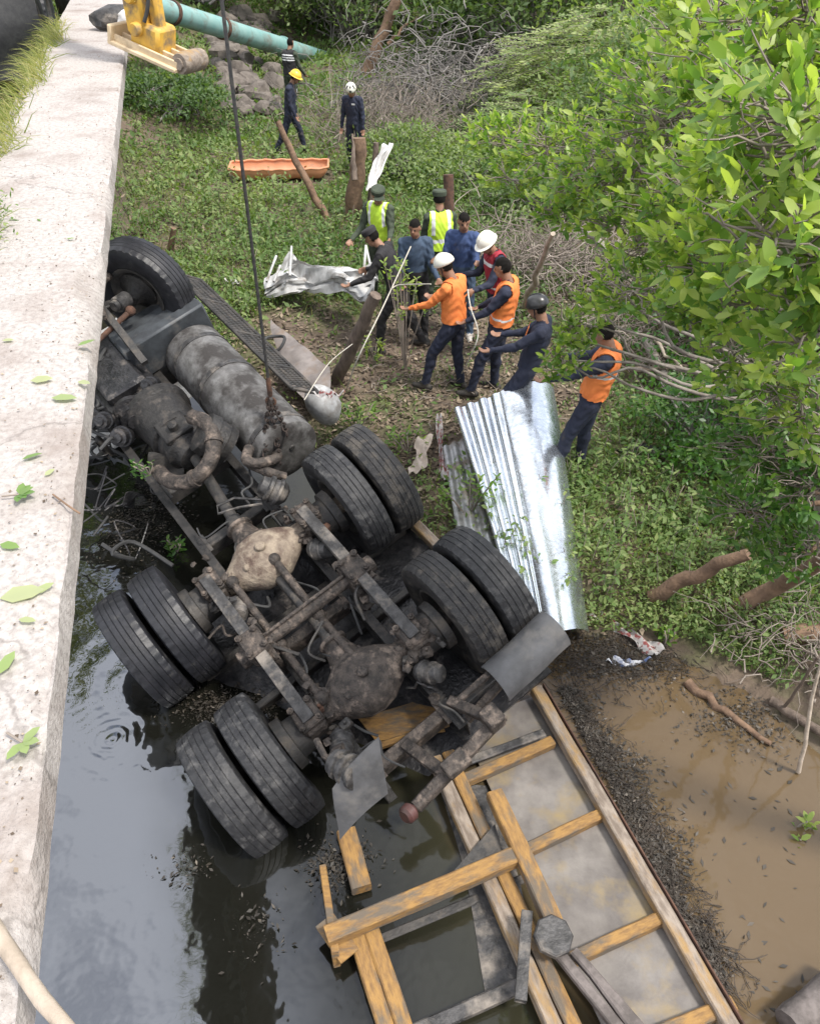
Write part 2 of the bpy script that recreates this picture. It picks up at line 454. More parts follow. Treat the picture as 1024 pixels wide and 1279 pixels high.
# ================================================================== terrain
SHORE = np.array([(-60, 15), (-9, 13.2), (-4.4, 11.9), (-2.6, 9.6), (-1.2, 7.6), (-.25, 6.3), (.45, 5.5), (1.05, 5.0), (1.7, 4.9), (2.4, 4.78), (2.95, 4.35), (3.25, 3.6), (3.05, 2.6), (2.95, 1.2), (3.1, -1), (3.4, -9), (-60, -9)], float)
def shore_sd(x, y):
    x = np.asarray(x, float); y = np.asarray(y, float)
    dmin = np.full(x.shape, 1e9); inside = np.zeros(x.shape, bool)
    n = len(SHORE)
    for i in range(n):
        ax, ay = SHORE[i]; bx, by = SHORE[(i + 1) % n]
        ex, ey = bx - ax, by - ay
        t = np.clip(((x - ax) * ex + (y - ay) * ey) / (ex * ex + ey * ey), 0, 1)
        dmin = np.minimum(dmin, np.hypot(x - ax - t * ex, y - ay - t * ey))
        c = (ay > y) != (by > y)
        with np.errstate(divide='ignore', invalid='ignore'):
            xi = ex * (y - ay) / (ey if ey else 1e-9) + ax
        inside ^= c & (x < xi)
    return np.where(inside, -dmin, dmin)
def ss(a, b, x):
    t = np.clip((x - a) / (b - a), 0, 1); return t * t * (3 - 2 * t)
def vnoise(x, y, s, o=0.0):
    return (np.sin(x * s * 1.3 + 1.7 * np.sin(y * s * .9 + o) + o) * np.cos(y * s * 1.1 + 1.3 * np.sin(x * s * .8 - o)) )
def ground_z(x, y):
    x = np.asarray(x, float); y = np.asarray(y, float)
    d = shore_sd(x, y)
    d = d + .10 * vnoise(x, y, 3.1) + .05 * vnoise(x, y, 7.3, 2.)
    z = np.where(d > 0, .30 * ss(0, .7, d) + .10 * ss(.5, 2.0, d), np.maximum(-.9, d * .55))
    land = ss(.2, 1.2, d)
    z = z + land * (.035 * vnoise(x, y, 2.2, 1.) + .02 * vnoise(x, y, 5.7, 3.))
    z = z + land * (.9 * ss(3.5, 9, x) + .035 * np.maximum(0, y - 21) + .5 * ss(3, 10, x) * ss(8, 16, y))
    toe = -5.0 + (y - 20) * .12
    z = z + 3.0 * np.clip((toe - x) / 6.5, 0, 1) * ss(14, 17, y)
    sB = (x + .63) * -.2467 + (y - .5) * .9691; uB = (x + .63) * -.9691 + (y - .5) * -.2467
    emb = 3.2 * ss(.6, 1.7, uB) * ss(12.0, 13.0, sB)
    z = np.where(emb > 0, np.maximum(z, emb), z)
    near = ss(-7.5, -11, y)
    return z + near * 3.5
def gz(x, y): return float(ground_z(np.array([x]), np.array([y]))[0])
def axis_pts(a, b, c, d, fine, coarse):
    return np.unique(np.concatenate([np.arange(a, b, coarse), np.arange(b, c, fine), np.arange(c, d + coarse, coarse)]))
gx = axis_pts(-90, -7, 7, 90, .11, 1.5); gy = axis_pts(-40, 3, 22, 120, .11, 1.2)
GX, GY = np.meshgrid(gx, gy)
GZ = ground_z(GX, GY)
V = np.stack([GX, GY, GZ], -1).reshape(-1, 3)
nx_, ny_ = len(gx), len(gy)
ii = (np.arange(ny_ - 1)[:, None] * nx_ + np.arange(nx_ - 1)[None]).ravel()
T = np.concatenate([np.stack([ii, ii + 1, ii + nx_ + 1], 1), np.stack([ii, ii + nx_ + 1, ii + nx_], 1)])
M['soil'] = mat('soil', (.155, .115, .085), (.085, .062, .045), .95, scale=1.6, bump=.03, bscale=14, dirt=(.085, .095, .035), dlo=.47, dhi=.62, dscale=.9)
ground = fast_mesh('ground', V, T, M['soil'], smooth=True)
tag(ground, 'muddy brown river bank with weeds and litter', 'ground', kind='structure')

# ------------------------------------------------------------------ water
wm = bpy.data.materials.new('river_water'); wm.use_nodes = True
N, L = wm.node_tree.nodes, wm.node_tree.links
b = N['Principled BSDF']; out = N['Material Output']
geo = N.new('ShaderNodeNewGeometry'); sep = N.new('ShaderNodeSeparateXYZ'); L.new(geo.outputs['Position'], sep.inputs[0])
def math_(op, a, b_=None, c=None):
    n = N.new('ShaderNodeMath'); n.operation = op
    for i, q in enumerate((a, b_, c)):
        if q is None: continue
        if isinstance(q, (int, float)): n.inputs[i].default_value = q
        else: L.new(q, n.inputs[i])
    return n.outputs[0]
nn = N.new('ShaderNodeTexNoise'); nn.inputs['Scale'].default_value = .9; nn.inputs['Detail'].default_value = 5; L.new(geo.outputs['Position'], nn.inputs['Vector'])
# silt: brown on the open right side of the wreck, dark with added sky gloss on the bridge side
line = math_('ADD', sep.outputs['X'], math_('MULTIPLY', sep.outputs['Y'], .33))          # bed edge is about x + .33 y = 2.5
lin2 = math_('ADD', line, math_('MULTIPLY', math_('SUBTRACT', nn.outputs['Fac'], .5), 1.2))
mr = N.new('ShaderNodeMapRange'); mr.interpolation_type = 'SMOOTHSTEP'
mr.inputs['From Min'].default_value = .2; mr.inputs['From Max'].default_value = 2.5
L.new(lin2, mr.inputs['Value'])
cr = N.new('ShaderNodeValToRGB'); e = cr.color_ramp.elements
e[0].color = (.008, .008, .006, 1); e[1].color = (.112, .078, .043, 1)
k = e.new(.45); k.color = (.026, .025, .015, 1)
L.new(mr.outputs['Result'], cr.inputs['Fac']); L.new(cr.outputs['Color'], b.inputs['Base Color'])
b.inputs['Roughness'].default_value = .10; b.inputs['IOR'].default_value = 1.33
gl = N.new('ShaderNodeBsdfGlossy'); gl.inputs['Roughness'].default_value = .03; gl.inputs['Color'].default_value = (.86, .9, 1, 1)
mixs = N.new('ShaderNodeMixShader')
mo = N.new('ShaderNodeMapRange'); mo.interpolation_type = 'SMOOTHSTEP'; L.new(lin2, mo.inputs['Value'])
mo.inputs['From Min'].default_value = -1.1; mo.inputs['From Max'].default_value = .5; mo.inputs['To Min'].default_value = .145; mo.inputs['To Max'].default_value = .0
sky_gloss = mo.outputs['Result']  # extra gloss added to brighten the sky reflection beside the bridge
sky_gloss = math_('ADD', sky_gloss, .012)
L.new(sky_gloss, mixs.inputs['Fac']); L.new(b.outputs['BSDF'], mixs.inputs[1]); L.new(gl.outputs['BSDF'], mixs.inputs[2]); L.new(mixs.outputs['Shader'], out.inputs['Surface'])
# ripples: rings spreading from drips off the tyres, plus a faint chop
nn2 = N.new('ShaderNodeTexNoise'); nn2.inputs['Scale'].default_value = 4.5; L.new(geo.outputs['Position'], nn2.inputs['Vector'])
def rings(cx, cy, freq, fall):
    dx = math_('SUBTRACT', sep.outputs['X'], cx); dy = math_('SUBTRACT', sep.outputs['Y'], cy)
    d = math_('ADD', math_('SQRT', math_('ADD', math_('MULTIPLY', dx, dx), math_('MULTIPLY', dy, dy))), math_('MULTIPLY', math_('SUBTRACT', nn2.outputs['Fac'], .5), .12))
    s_ = math_('SINE', math_('MULTIPLY', d, freq))
    return math_('MULTIPLY', s_, math_('POWER', 2.718, math_('MULTIPLY', d, -fall)))
r1 = G(140, 925); r2 = G(205, 850); r3 = G(250, 890)
hsum = math_('ADD', math_('MULTIPLY', rings(r1.x, r1.y, 75, 6.0), .6), math_('MULTIPLY', rings(r2.x, r2.y, 22, 1.5), 1.6))
hsum = math_('ADD', hsum, math_('MULTIPLY', rings(r3.x, r3.y, 60, 4.5), .8))
nb = N.new('ShaderNodeTexNoise'); nb.inputs['Scale'].default_value = 2.6; nb.inputs['Detail'].default_value = 3; L.new(geo.outputs['Position'], nb.inputs['Vector'])
hsum = math_('ADD', hsum, math_('MULTIPLY', nb.outputs['Fac'], 2.2))
bp = N.new('ShaderNodeBump'); bp.inputs['Distance'].default_value = .0035; bp.inputs['Strength'].default_value = 1; L.new(hsum, bp.inputs['Height'])
L.new(bp.outputs['Normal'], b.inputs['Normal']); L.new(bp.outputs['Normal'], gl.inputs['Normal'])
mb = MB(); mb.grid(lambda u, v: (-60 + 66 * u, -12 + 28 * v, 0), 2, 2)
water = mb.build('river_water', wm, smooth=False)
tag(water, 'murky river water, glossy by the bridge and brown beyond', 'water', kind='structure')

# ================================================================== bridge
BD = Vector((-.2467, .9691, 0)); BN = Vector((-.9691, -.2467, 0))       # along the edge / away from the river view
B0 = Vector((-.655, .5, 4.0))
def bpt(s, u, z): return Vector((B0.x, B0.y, 0)) + BD * s + BN * u + Vector((0, 0, z))
BR = Matrix((BD, BN, Vector((0, 0, 1)))).transposed()
bridge = thing('concrete_bridge', 'narrow pale worn concrete bridge beam strewn with leaves', 'bridge', bpt(4, .4, 0))
def edge_chip(s):
    c = max(0, nz((s * 2.1, .3, .1)) - .15) * .09 + max(0, nz((s * 7.0, 2.3, .1))) * .02 + .006 * nz((s * 25, 1, 1))
    c += .07 * math.exp(-((s - 3.15) / .35) ** 2) + .05 * math.exp(-((s - 4.4) / .25) ** 2)
    return c
mb = MB()
NS, S0, S1 = 500, -2.5, 13.6
us = [0, .012, .03, .06, .1, .15, .2, .27, .34, .42, .5, .58, .66, .74, .80]
rows = []
for i in range(NS + 1):
    s = S0 + (S1 - S0) * i / NS
    c = edge_chip(s)
    row = [bpt(s, .004 * nz((s * 9, 1, 1)), 3.90), bpt(s, .003 * nz((s * 11, 5, 1)), 3.93 - .3 * min(c, .05)), bpt(s, c * .5 + .002, 3.992 - c * .4)]
    for u in us:
        uu = c + .012 + u * (1 - c / .9)
        z = 4.0 + .005 * nz((s * 2, uu * 2, 0)) + .003 * nz((s * 14, uu * 14, 2)) - (.012 if u == 0 else 0)
        row.append(bpt(s, uu, z))
    row.append(bpt(s, .82, 3.80)); row.append(bpt(s, .30, 3.80))
    rows.append(row)
W = len(rows[0])
mb.add([p for r in rows for p in r], [(i * W + k, (i + 1) * W + k, (i + 1) * W + (k + 1) % W, i * W + (k + 1) % W) for i in range(NS) for k in range(W)]
       + [tuple(range(W)), tuple(NS * W + k for k in range(W))])
mb.build('kerb', M['concrete'], bridge, ang=60)
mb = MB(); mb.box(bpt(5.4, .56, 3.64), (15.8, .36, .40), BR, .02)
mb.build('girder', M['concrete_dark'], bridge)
mb = MB(); mb.box(bpt(13.3, .85, 3.2), (.7, 1.0, .8), BR, .03); mb.build('abutment', M['concrete_dark'], bridge)
# ================================================================== overturned truck
TX = Vector((-.608, .781, .144)).normalized(); TY = Vector((.778, .548, .305)); TY = (TY - TX * TX.dot(TY)).normalized(); TN = -TX.cross(TY)
TO = Vector((-.3498, 4.0227, .535))
TM = Matrix((TX, -TY, TN)).transposed().to_4x4(); TM.translation = TO
M['panelgrey'] = mat('panelgrey', (.25, .22, .205), (.17, .148, .138), .6, scale=6, bump=.004, dirt=(.20, .15, .115), dlo=.5, dhi=.7, dscale=5)
truck = thing('overturned_truck', 'overturned heavy truck lying wheels up in the water beside the bridge', 'truck', mat4=TM)
def t(x, y, h=0.0): return Vector((x, -y, h))           # x forward, y towards the open bank, h away from the ground
def tb(mb, name, m, parent=truck, **k): return mb.build(name, m, parent, local=True, **k)

# --- wheels
R_, TWD = .535, .29
def tyre_mesh():
    prof = [(-.105, .30), (-.125, .33), (-.143, .40), (-.145, .45), (-.136, .50), (-.128, .520)]
    tread = []
    xs = [-.120, -.075, -.070, -.065, -.027, -.022, -.017, .017, .022, .027, .065, .070, .075, .120]
    for i, x in enumerate(xs):
        groove = x in (-.070, -.022, .022, .070)
        r = R_ - .012 * (abs(x) / .12) ** 2 - (.006 if groove else 0)
        tread.append((x, r))
    prof = prof + tread + [(-a, r) for a, r in prof[::-1]]
    seg = 120; vs, fs = [], []
    n = len(prof)
    for i, (a, r) in enumerate(prof):
        for k in range(seg):
            an = 2 * math.pi * k / seg
            rr = r
            if abs(a) in (.120, .128) and k % 3 == 0: rr -= .012
            rr += .0025 * nz((math.cos(an) * 3, math.sin(an) * 3, a * 9)) if r > .5 else 0
            an2 = an + (.012 * ((i % 3) - 1) if abs(a) < .12 else 0)
            vs.append((rr * math.cos(an2), a, rr * math.sin(an2)))
    for i in range(n - 1):
        for k in range(seg):
            k2 = (k + 1) % seg
            fs.append((i * seg + k, i * seg + k2, (i + 1) * seg + k2, (i + 1) * seg + k))
    for k in range(seg):
        k2 = (k + 1) % seg
        fs.append(((n - 1) * seg + k, (n - 1) * seg + k2, k2, k))
    mb = MB(); mb.add(vs, fs); return mb
def rim_mesh(sign=1):
    mb = MB()
    mb.lathe((0, 0, 0), (0, 1, 0), [(-.115, .285), (-.115, .305), (-.10, .305), (-.09, .27), (.09, .27), (.10, .305), (.115, .305), (.115, .285), (.08, .25), (.03, .235), (.005, .19), (.005, .06), (-.02, .06), (-.02, .2), (-.09, .25)], 32, close=True)
    for k in range(10):
        an = 2 * math.pi * k / 10
        mb.cyl((.145 * math.cos(an), 0, .145 * math.sin(an)), (.145 * math.cos(an), .035, .145 * math.sin(an)), .016, 8)
    return mb
tyre_proto = tyre_mesh()
tyre_me = {}
def wheel(x, y, h=0.0, wet=False, rot=None, flip=False, spin=0.0, mud=False):
    key = 'tyre_wet' if wet else 'tyre_mud' if mud else 'tyre'
    w = bpy.data.objects.new('wheel', None); COL.objects.link(w); w.parent = truck
    w.matrix_basis = Matrix.Translation(t(x, y, h)) @ (rot or Matrix.Identity(4)) @ Matrix.Rotation(spin, 4, 'Y') @ (Matrix.Rotation(math.pi, 4, 'Z') if flip else Matrix.Identity(4))
    if key not in tyre_me:
        ty = tyre_proto.build('tyre', M[key], None, local=True, ang=30); ty.parent = w; tyre_me[key] = ty.data
    else: link('tyre', tyre_me[key], w)
    if 'rim' not in tyre_me:
        ri = rim_mesh().build('rim', M['darksteel'], None, local=True); ri.parent = w; tyre_me['rim'] = ri.data
    else: link('rim', tyre_me['rim'], w)
    return w
W1, W2 = .905, 1.235
TA = 1.50
for ax in (0.0, TA):
    wheel(ax, W1, spin=random.random() * 6, mud=(ax < 1)); wheel(ax, W2, flip=True, spin=random.random() * 6, mud=(ax > 1))
    wheel(ax, -W1, wet=(ax > 1), flip=True, spin=random.random() * 6); wheel(ax, -W2, wet=(ax > 1), spin=random.random() * 6)
FW = TM.inverted() @ PD(180, 362, 8.7)
wheel(FW.x, -FW.y, FW.z, rot=Matrix.Rotation(rad(30), 4, 'Z') @ Matrix.Rotation(rad(8), 4, 'X') @ Matrix.Scale(1.08, 4), wet=True, flip=True)


# --- rear axles: banjo housing, hubs, spring seats, brake pots
def axle(x, m_case, pin):
    mb = MB()
    mb.cur = 0
    prof = [(-.98, .075), (-.72, .078), (-.50, .082), (-.34, .10), (-.24, .155), (-.12, .225), (0, .245), (.12, .225), (.24, .165), (.34, .105), (.50, .085), (.72, .08), (.98, .075)]
    # flattened front-back: build as a lofted ring
    vs, fs, seg = [], [], 22
    for (a, r) in prof:
        for k in range(seg):
            an = 2 * math.pi * k / seg
            rx = r * (1.0 if r < .11 else 1.12); rh = r * (1.0 if r < .11 else .92)
            q = t(x + rx * math.cos(an), a, .02 + rh * math.sin(an))
            q += Vector((1, 1, 1)) * .010 * nz(q, 6)
            vs.append(q)
    n = len(prof)
    for i in range(n - 1):
        for k in range(seg): fs.append((i * seg + k, i * seg + (k + 1) % seg, (i + 1) * seg + (k + 1) % seg, (i + 1) * seg + k))
    fs += [tuple(range(seg)), tuple((n - 1) * seg + k for k in range(seg))]
    mb.add(vs, fs)
    o = tb(mb, 'axle_housing', m_case, ang=60)
    mb = MB()     # carrier / pinion nose pointing forward, slightly up
    mb.lathe(t(x + pin * .12, 0, -.02), t(pin, 0, .10), [(0, .19), (.10, .185), (.14, .15), (.22, .12), (.30, .10), (.31, .125), (.34, .125), (.345, .06), (.40, .055)], 18)
    for k in range(10):
        an = 2 * math.pi * k / 10
        mb.cyl(t(x + pin * .21, .165 * math.cos(an), -.01 + .165 * math.sin(an)), t(x + pin * .245, .165 * math.cos(an), -.005 + .165 * math.sin(an)), .014, 6)
    tb(mb, 'differential', M['mudsteel'], o)
    mb = MB(); mb.cyl(t(x - .03, .02, .20), t(x - .03, .02, .275), .045, 12); tb(mb, 'drain_plug', m_case, o)
    mb = MB(); mb.cyl(t(x - .06, -.17, .14), t(x - .09, -.17, .2), .03, 10); tb(mb, 'filler_plug', m_case, o)
    for sg in (-1, 1):
        mb = MB()
        mb.lathe(t(x, sg * .52, 0), t(0, sg, 0), [(0, .12), (.05, .16), (.16, .165), (.165, .21), (.24, .215), (.24, .1)], 24)
        tb(mb, 'brake_drum', M['darksteel'], o)
        mb = MB()     # spring seat block with clamp plates and bolts
        mb.box(t(x, sg * .50, .10), (.27, .17, .16), None, .02, .004)
        mb.box(t(x, sg * .50, .205), (.23, .20, .05), None, .012, .003)
        for dx in (-.085, .085):
            for dy in (-.075, .075):
                mb.cyl(t(x + dx, sg * .50 + dy, -.06), t(x + dx, sg * .50 + dy, .27), .016, 8)
                mb.cyl(t(x + dx, sg * .50 + dy, .225), t(x + dx, sg * .50 + dy, .255), .028, 6, .003)
        tb(mb, 'spring_seat', M['mudsteel'], o)
        mb = MB()     # brake chamber
        c0 = t(x - pin * .20, sg * .36, .02); d = t(-pin * .35, sg * .2, .2)
        mb.lathe(c0, d, [(0, .03), (.03, .075), (.07, .085), (.075, .095), (.09, .095), (.095, .085), (.15, .08), (.16, .088), (.18, .088), (.185, .078), (.24, .07), (.25, .03)], 16)
        mb.tube([c0, c0 - d.normalized() * .1 + t(0, sg * .06, 0), t(x - pin * .06, sg * .60, .05)], .018, 8)
        tb(mb, 'brake_chamber', M['greysteel'], o)
    return o
axle(0.0, M['mudsteel'], 1)
axle(TA, M['pale_mud'], 1)

# --- suspension: tapered springs from trunnion to each axle seat, cross tube between the trunnions
for sg in (-1, 1):
    for x0, x1 in ((TA / 2, 0.0), (TA / 2, TA)):
        mb = MB()
        for k, (l0, l1) in enumerate(((0, 1), (0, .93), (0, .84))):
            a = t(x0, sg * .50, .245 - .028 * k); bq = t(x0 + (x1 - x0) * (l1 + .08), sg * .50, .235 - .028 * k)
            mb.beam(a, bq, .10, .026, (0, 0, 1), .004)
        tb(mb, 'leaf_spring', M['greysteel'])
    mb = MB()
    mb.lathe(t(TA / 2, sg * .40, .13), t(0, sg, 0), [(0, .09), (.02, .125), (.16, .13), (.18, .115), (.19, .08), (.26, .075), (.27, .05)], 20)
    mb.box(t(TA / 2, sg * .50, .235), (.24, .19, .075), None, .014, .004)
    for dx in (-.085, .085):
        for dy in (-.07, .07): mb.cyl(t(TA / 2 + dx, sg * .50 + dy, .10), t(TA / 2 + dx, sg * .50 + dy, .315), .018, 8); mb.cyl(t(TA / 2 + dx, sg * .5 + dy, .272), t(TA / 2 + dx, sg * .5 + dy, .302), .03, 6, .003)
    mb.box(t(TA / 2, sg * .42, -.02), (.36, .05, .34), None, .015)
    tb(mb, 'trunnion', M['mudsteel'])
mb = MB(); mb.tube([t(TA / 2, -.42, .14), t(TA / 2, .42, .14)], .055, 14); mb.box(t(TA / 2 + .02, 0, .185), (.03, .80, .07), None, .008)
tb(mb, 'cross_tube', M['mudsteel'])
for (x0, x1, y) in ((TA / 2 - .05, .12, .05), (TA / 2 + .05, TA - .16, .05), (TA / 2 - .05, .05, -.34), (TA / 2 + .05, TA - .1, -.34)):
    mb = MB()
    a, c = t(x0, y, .05), t(x1, y, .16)
    mb.tube([a, c], .034, 10); mb.ball(a, .06, 12, 7); mb.ball(c, .06, 12, 7)
    tb(mb, 'torque_rod', M['mudsteel'])
mb = MB(); mb.tube([t(.46, 0, .03), t(TA - .1, 0, .02)], .05, 12); mb.cyl(t(.42, 0, .03), t(.5, 0, .03), .075, 10); mb.cyl(t(TA - .16, 0, .02), t(TA - .08, 0, .02), .075, 10)
tb(mb, 'drive_shaft', M['darksteel'])
mb = MB(); mb.tube([t(TA + .5, 0, .03), t(3.0, .1, .02)], .055, 12); mb.cyl(t(TA + .46, 0, .03), t(TA + .56, 0, .03), .08, 10)
tb(mb, 'drive_shaft', M['darksteel'])
# --- chassis rails and cross members
for sg in (-1, 1):
    mb = MB()
    y0 = sg * .40
    mb.box(t(2.9, y0, -.20), (7.3, .012, .27), None, .003)
    mb.box(t(2.9, y0 - sg * .035, -.068), (7.3, .082, .012), None, .003)
    mb.box(t(2.9, y0 - sg * .035, -.332), (7.3, .082, .012), None, .003)
    tb(mb, 'chassis_rail', M['blacksteel'])
for x in (-.55, .75, 2.1, 2.9, 4.0, 5.2):
    mb = MB(); mb.box(t(x, 0, -.17), (.10, .782, .16), None, .01)
    for sg in (-1, 1): mb.box(t(x, sg * .34, -.08), (.22, .1, .012), None, .003)
    tb(mb, 'cross_member', M['mudsteel'] if x < 2 else M['darksteel'])
# dark floor sheet added as the deep shade between frame parts, with bearers and sill
mb = MB(); mb.grid(lambda u, v: t(-.75 + 2.75 * u, -1.05 + 2.3 * v, -.47 + .02 * nz((u * 9, v * 9, 0))), 20, 14, .03); fl_ = tb(mb, 'shade_floor', M['oily'])
for x in np.linspace(-.5, 1.7, 5):
    mb = MB(); mb.box(t(x, .1, -.40), (.07, 2.2, .10), None, .01); tb(mb, 'floor_bearer', M['darksteel'], fl_)
mb = MB(); mb.box(t(.75, 1.30, -.40), (2.2, .09, .12), None, .01); tb(mb, 'floor_sill', M['railsteel'], fl_)
# air lines and hoses sagging between axle and frame
for k in range(12):
    x0, y0 = random.uniform(-.6, 2.2), random.choice((-.42, -.3, .3, .42)) + random.uniform(-.05, .05)
    x1, y1 = x0 + random.uniform(-.5, .5), y0 * random.uniform(.3, 1.1)
    pts = [t(x0 + (x1 - x0) * q, y0 + (y1 - y0) * q, -.08 + .16 * math.sin(q * math.pi) * random.uniform(.3, 1) + random.uniform(-.015, .015)) for q in np.linspace(0, 1, 9)]
    mb = MB(); mb.tube(pts, .011, 6); tb(mb, 'air_hose', M['rubber'] if k % 3 else M['greysteel'])
# looped pipe near the forward axle
mb = MB(); mb.tube([t(1.95, .30, .16), t(2.12, .12, .19), t(2.15, -.04, .2), t(2.07, -.08, .2), t(2.0, .1, .19), t(1.9, .28, .17)], .012, 6)
tb(mb, 'air_hose', M['greysteel'])
mb = MB(); mb.lathe(t(1.86, .50, .10), t(.5, -.4, .5), [(0, .06), (.03, .10), (.06, .11), (.08, .13), (.1, .13), (.11, .11), (.15, .10), (.16, .12), (.19, .12), (.2, .09), (.26, .08), (.27, .03)], 18)
tb(mb, 'brake_chamber', M['greysteel'])

# --- rear: mudguard, mud flap, tail bar
def guard(u, v):
    an = rad(178 - 150 * u); r = .17
    return t(-.68 + r * math.cos(an), 1.36 - .62 * v, .06 + r * math.sin(an) - .10 * (v - .3)) + Vector((0, 0, .012 * math.sin(v * 9)))
mb = MB(); mb.grid(guard, 14, 8, .014); tb(mb, 'mudguard', M['plastic_grey'])
mb = MB(); mb.beam(t(-.72, .42, -.1), t(-.68, 1.10, .06), .06, .06); mb.tube([t(-.60, .42, .02), t(-.62, .9, .10)], .03, 8)
tb(mb, 'mudguard_bracket', M['mudsteel'])
# tail bar: fitted between the two flaps
tailA, tailB = t(-1.0, -.28, .02), t(-.92, .62, .10)
mb = MB(); mb.beam(tailA, tailB, .09, .09, (0, 0, 1), .012); mb.box(tailA.lerp(tailB, .45) + Vector((-.02, 0, .09)), (.13, .20, .09), None, .01); mb.box(tailA.lerp(tailB, .9) + Vector((.02, 0, .06)), (.16, .14, .16), None, .015)
mb.beam(t(-.55, .40, .0), tailB + t(.05, -.1, 0), .08, .07); mb.beam(t(-.55, -.05, -.1), tailA.lerp(tailB, .35), .09, .07)
tail = tb(mb, 'tail_bar', M['mudsteel'])
mb = MB(); mb.lathe(tailA + t(.0, -.02, .02), t(-.2, -1, .5), [(0, .05), (.02, .068), (.07, .066), (.09, .045)], 16); tb(mb, 'tail_lamp', M['redlens'], tail)
fl = [TM.inverted() @ p for p in (PD(473, 921, 4.92), PD(483, 990, 5.12), PD(424, 1048, 5.2), PD(416, 985, 5.05))]
def flap(u, v):
    a = fl[0].lerp(fl[1], u); c = fl[3].lerp(fl[2], u); q = a.lerp(c, v)
    return q + TN * 0 + Vector((0, 0, .05 * math.sin(v * math.pi) + .02 * math.sin(u * 5)))
mb = MB(); mb.grid(flap, 10, 14, .010); tb(mb, 'mud_flap', M['plastic_grey'])
mb = MB(); c0 = TM.inverted() @ PD(415, 950, 5.15); ax_ = t(-.9, .3, .25)
mb.lathe(c0, ax_, [(0, .05), (.02, .085), (.05, .085), (.06, .10), (.085, .10), (.09, .085), (.12, .085), (.13, .105), (.155, .105), (.16, .085), (.19, .085), (.2, .10), (.225, .10), (.23, .06)], 18)
tb(mb, 'air_bellows', M['greysteel'])
mb = MB(); mb.tube([TM.inverted() @ PD(x, y, d) for x, y, d in ((395, 925, 5.2), (405, 945, 5.1), (422, 958, 5.1))], .022, 8); mb.beam(t(-.25, -.42, -.05), c0, .08, .05)
tb(mb, 'bellows_bracket', M['mudsteel'])

# --- fuel tank on the bank side, straps, steps, walkway
TKx0, TKx1, TKy, TKh, TKr = 2.42, 4.35, .82, -.06, .335
mb = MB()
mb.lathe(t(TKx0, TKy, TKh), t(1, 0, 0), [(-.02, .05), (-.015, .22), (0, TKr - .03), (.02, TKr), (TKx1 - TKx0 - .02, TKr), (TKx1 - TKx0, TKr - .03), (TKx1 - TKx0 + .01, .1)], 48)
tank = tb(mb, 'fuel_tank', M['tank'], ang=45)
for x in (TKx0 + .16, TKx0 + 1.15, TKx1 - .22):
    mb = MB(); mb.lathe(t(x, TKy, TKh), t(1, 0, 0), [(-.03, TKr - .01), (-.03, TKr + .008), (.03, TKr + .008), (.03, TKr - .01)], 48); tb(mb, 'strap', M['greysteel'], tank)
mb = MB(); mb.cyl(t(TKx0 - .03, TKy + .05, TKh + .04), t(TKx0 - .005, TKy + .05, TKh + .04), .035, 12); tb(mb, 'plug', M['darksteel'], tank)
# ribbed step box ahead of the tank
mb = MB()
for k, (dx, hh) in enumerate(((0, .30), (.17, .26), (.34, .22), (.5, .19))):
    mb.box(t(4.46 + dx * .9, .66, hh - .14), (.15, .98, .44), None, .02)
tb(mb, 'step_box', M['box_grey'])
mb = MB(); mb.box(t(4.65, .62, -.2), (.5, .8, .3), None, .02); tb(mb, 'step_bracket', M['darksteel'])
walk = bpy.data.objects.new('walkway_grating', None); COL.objects.link(walk); walk.parent = truck
GX0 = 3.0
def gpt(x, q): return t(x, 1.28 + .25 * q, .02 - .28 * q)
mb = MB()
for q in (0, 1): mb.beam(gpt(GX0, q), gpt(5.6, q), .03, .05)
for x in (GX0, 3.5, 4.2, 4.95, 5.6): mb.beam(gpt(x, 0), gpt(x, 1), .03, .035, (1, 0, 0))
tb(mb, 'frame', M['darksteel'], walk)
mb = MB(); nb_ = 58
for k in range(nb_):
    x = GX0 + .04 + (5.55 - GX0 - .04) * k / (nb_ - 1)
    mb.beam(gpt(x, .03), gpt(min(x + .10, 5.57), .97), .010, .018, (1, 0, 0), .001)
    mb.beam(gpt(min(x + .10, 5.57), .03), gpt(x, .97), .010, .014, (1, 0, 0), .001)
o = tb(mb, 'mesh_panel', M['darksteel'], walk); o['kind'] = 'stuff'

# --- engine end: gearbox, engine block, exhaust, front axle
mb = MB()
mb.lathe(t(2.95, .10, .0), t(1, 0, 0), [(0, .10), (.03, .15), (.10, .17), (.14, .22), (.34, .24), (.36, .28), (.40, .28), (.42, .26), (.75, .30), (.78, .34), (.86, .34)], 26)
mb.box(t(3.25, .10, .22), (.3, .3, .08), None, .02); mb.cyl(t(3.2, .1, .2), t(3.2, .1, .33), .05, 12)
tb(mb, 'gearbox', M['blacksteel'])
mb = MB()
mb.lathe(t(2.72, .40, .12), t(.45, -.4, .7), [(0, .10), (.02, .19), (.09, .205), (.10, .19), (.2, .19), (.21, .21), (.30, .20), (.33, .15), (.335, .05)], 28)
tb(mb, 'air_dryer', M['blacksteel'])
ex = [t(3.05, .28, .40), t(2.86, .34, .43), t(2.66, .30, .40), t(2.52, .16, .34), t(2.50, -.02, .28), t(2.60, -.16, .22), t(2.78, -.24, .16), t(3.0, -.26, .1)]
def smooth_path(p, n=40):
    out_ = []
    m_ = len(p)
    for i in range(n + 1):
        f_ = i / n * (m_ - 1); k_ = min(int(f_), m_ - 2); u = f_ - k_
        p0, p1, p2, p3 = p[max(k_ - 1, 0)], p[k_], p[k_ + 1], p[min(k_ + 2, m_ - 1)]
        out_.append(.5 * ((2 * p1) + (p2 - p0) * u + (2 * p0 - 5 * p1 + 4 * p2 - p3) * u * u + (3 * p1 - p0 - 3 * p2 + p3) * u ** 3))
    return out_
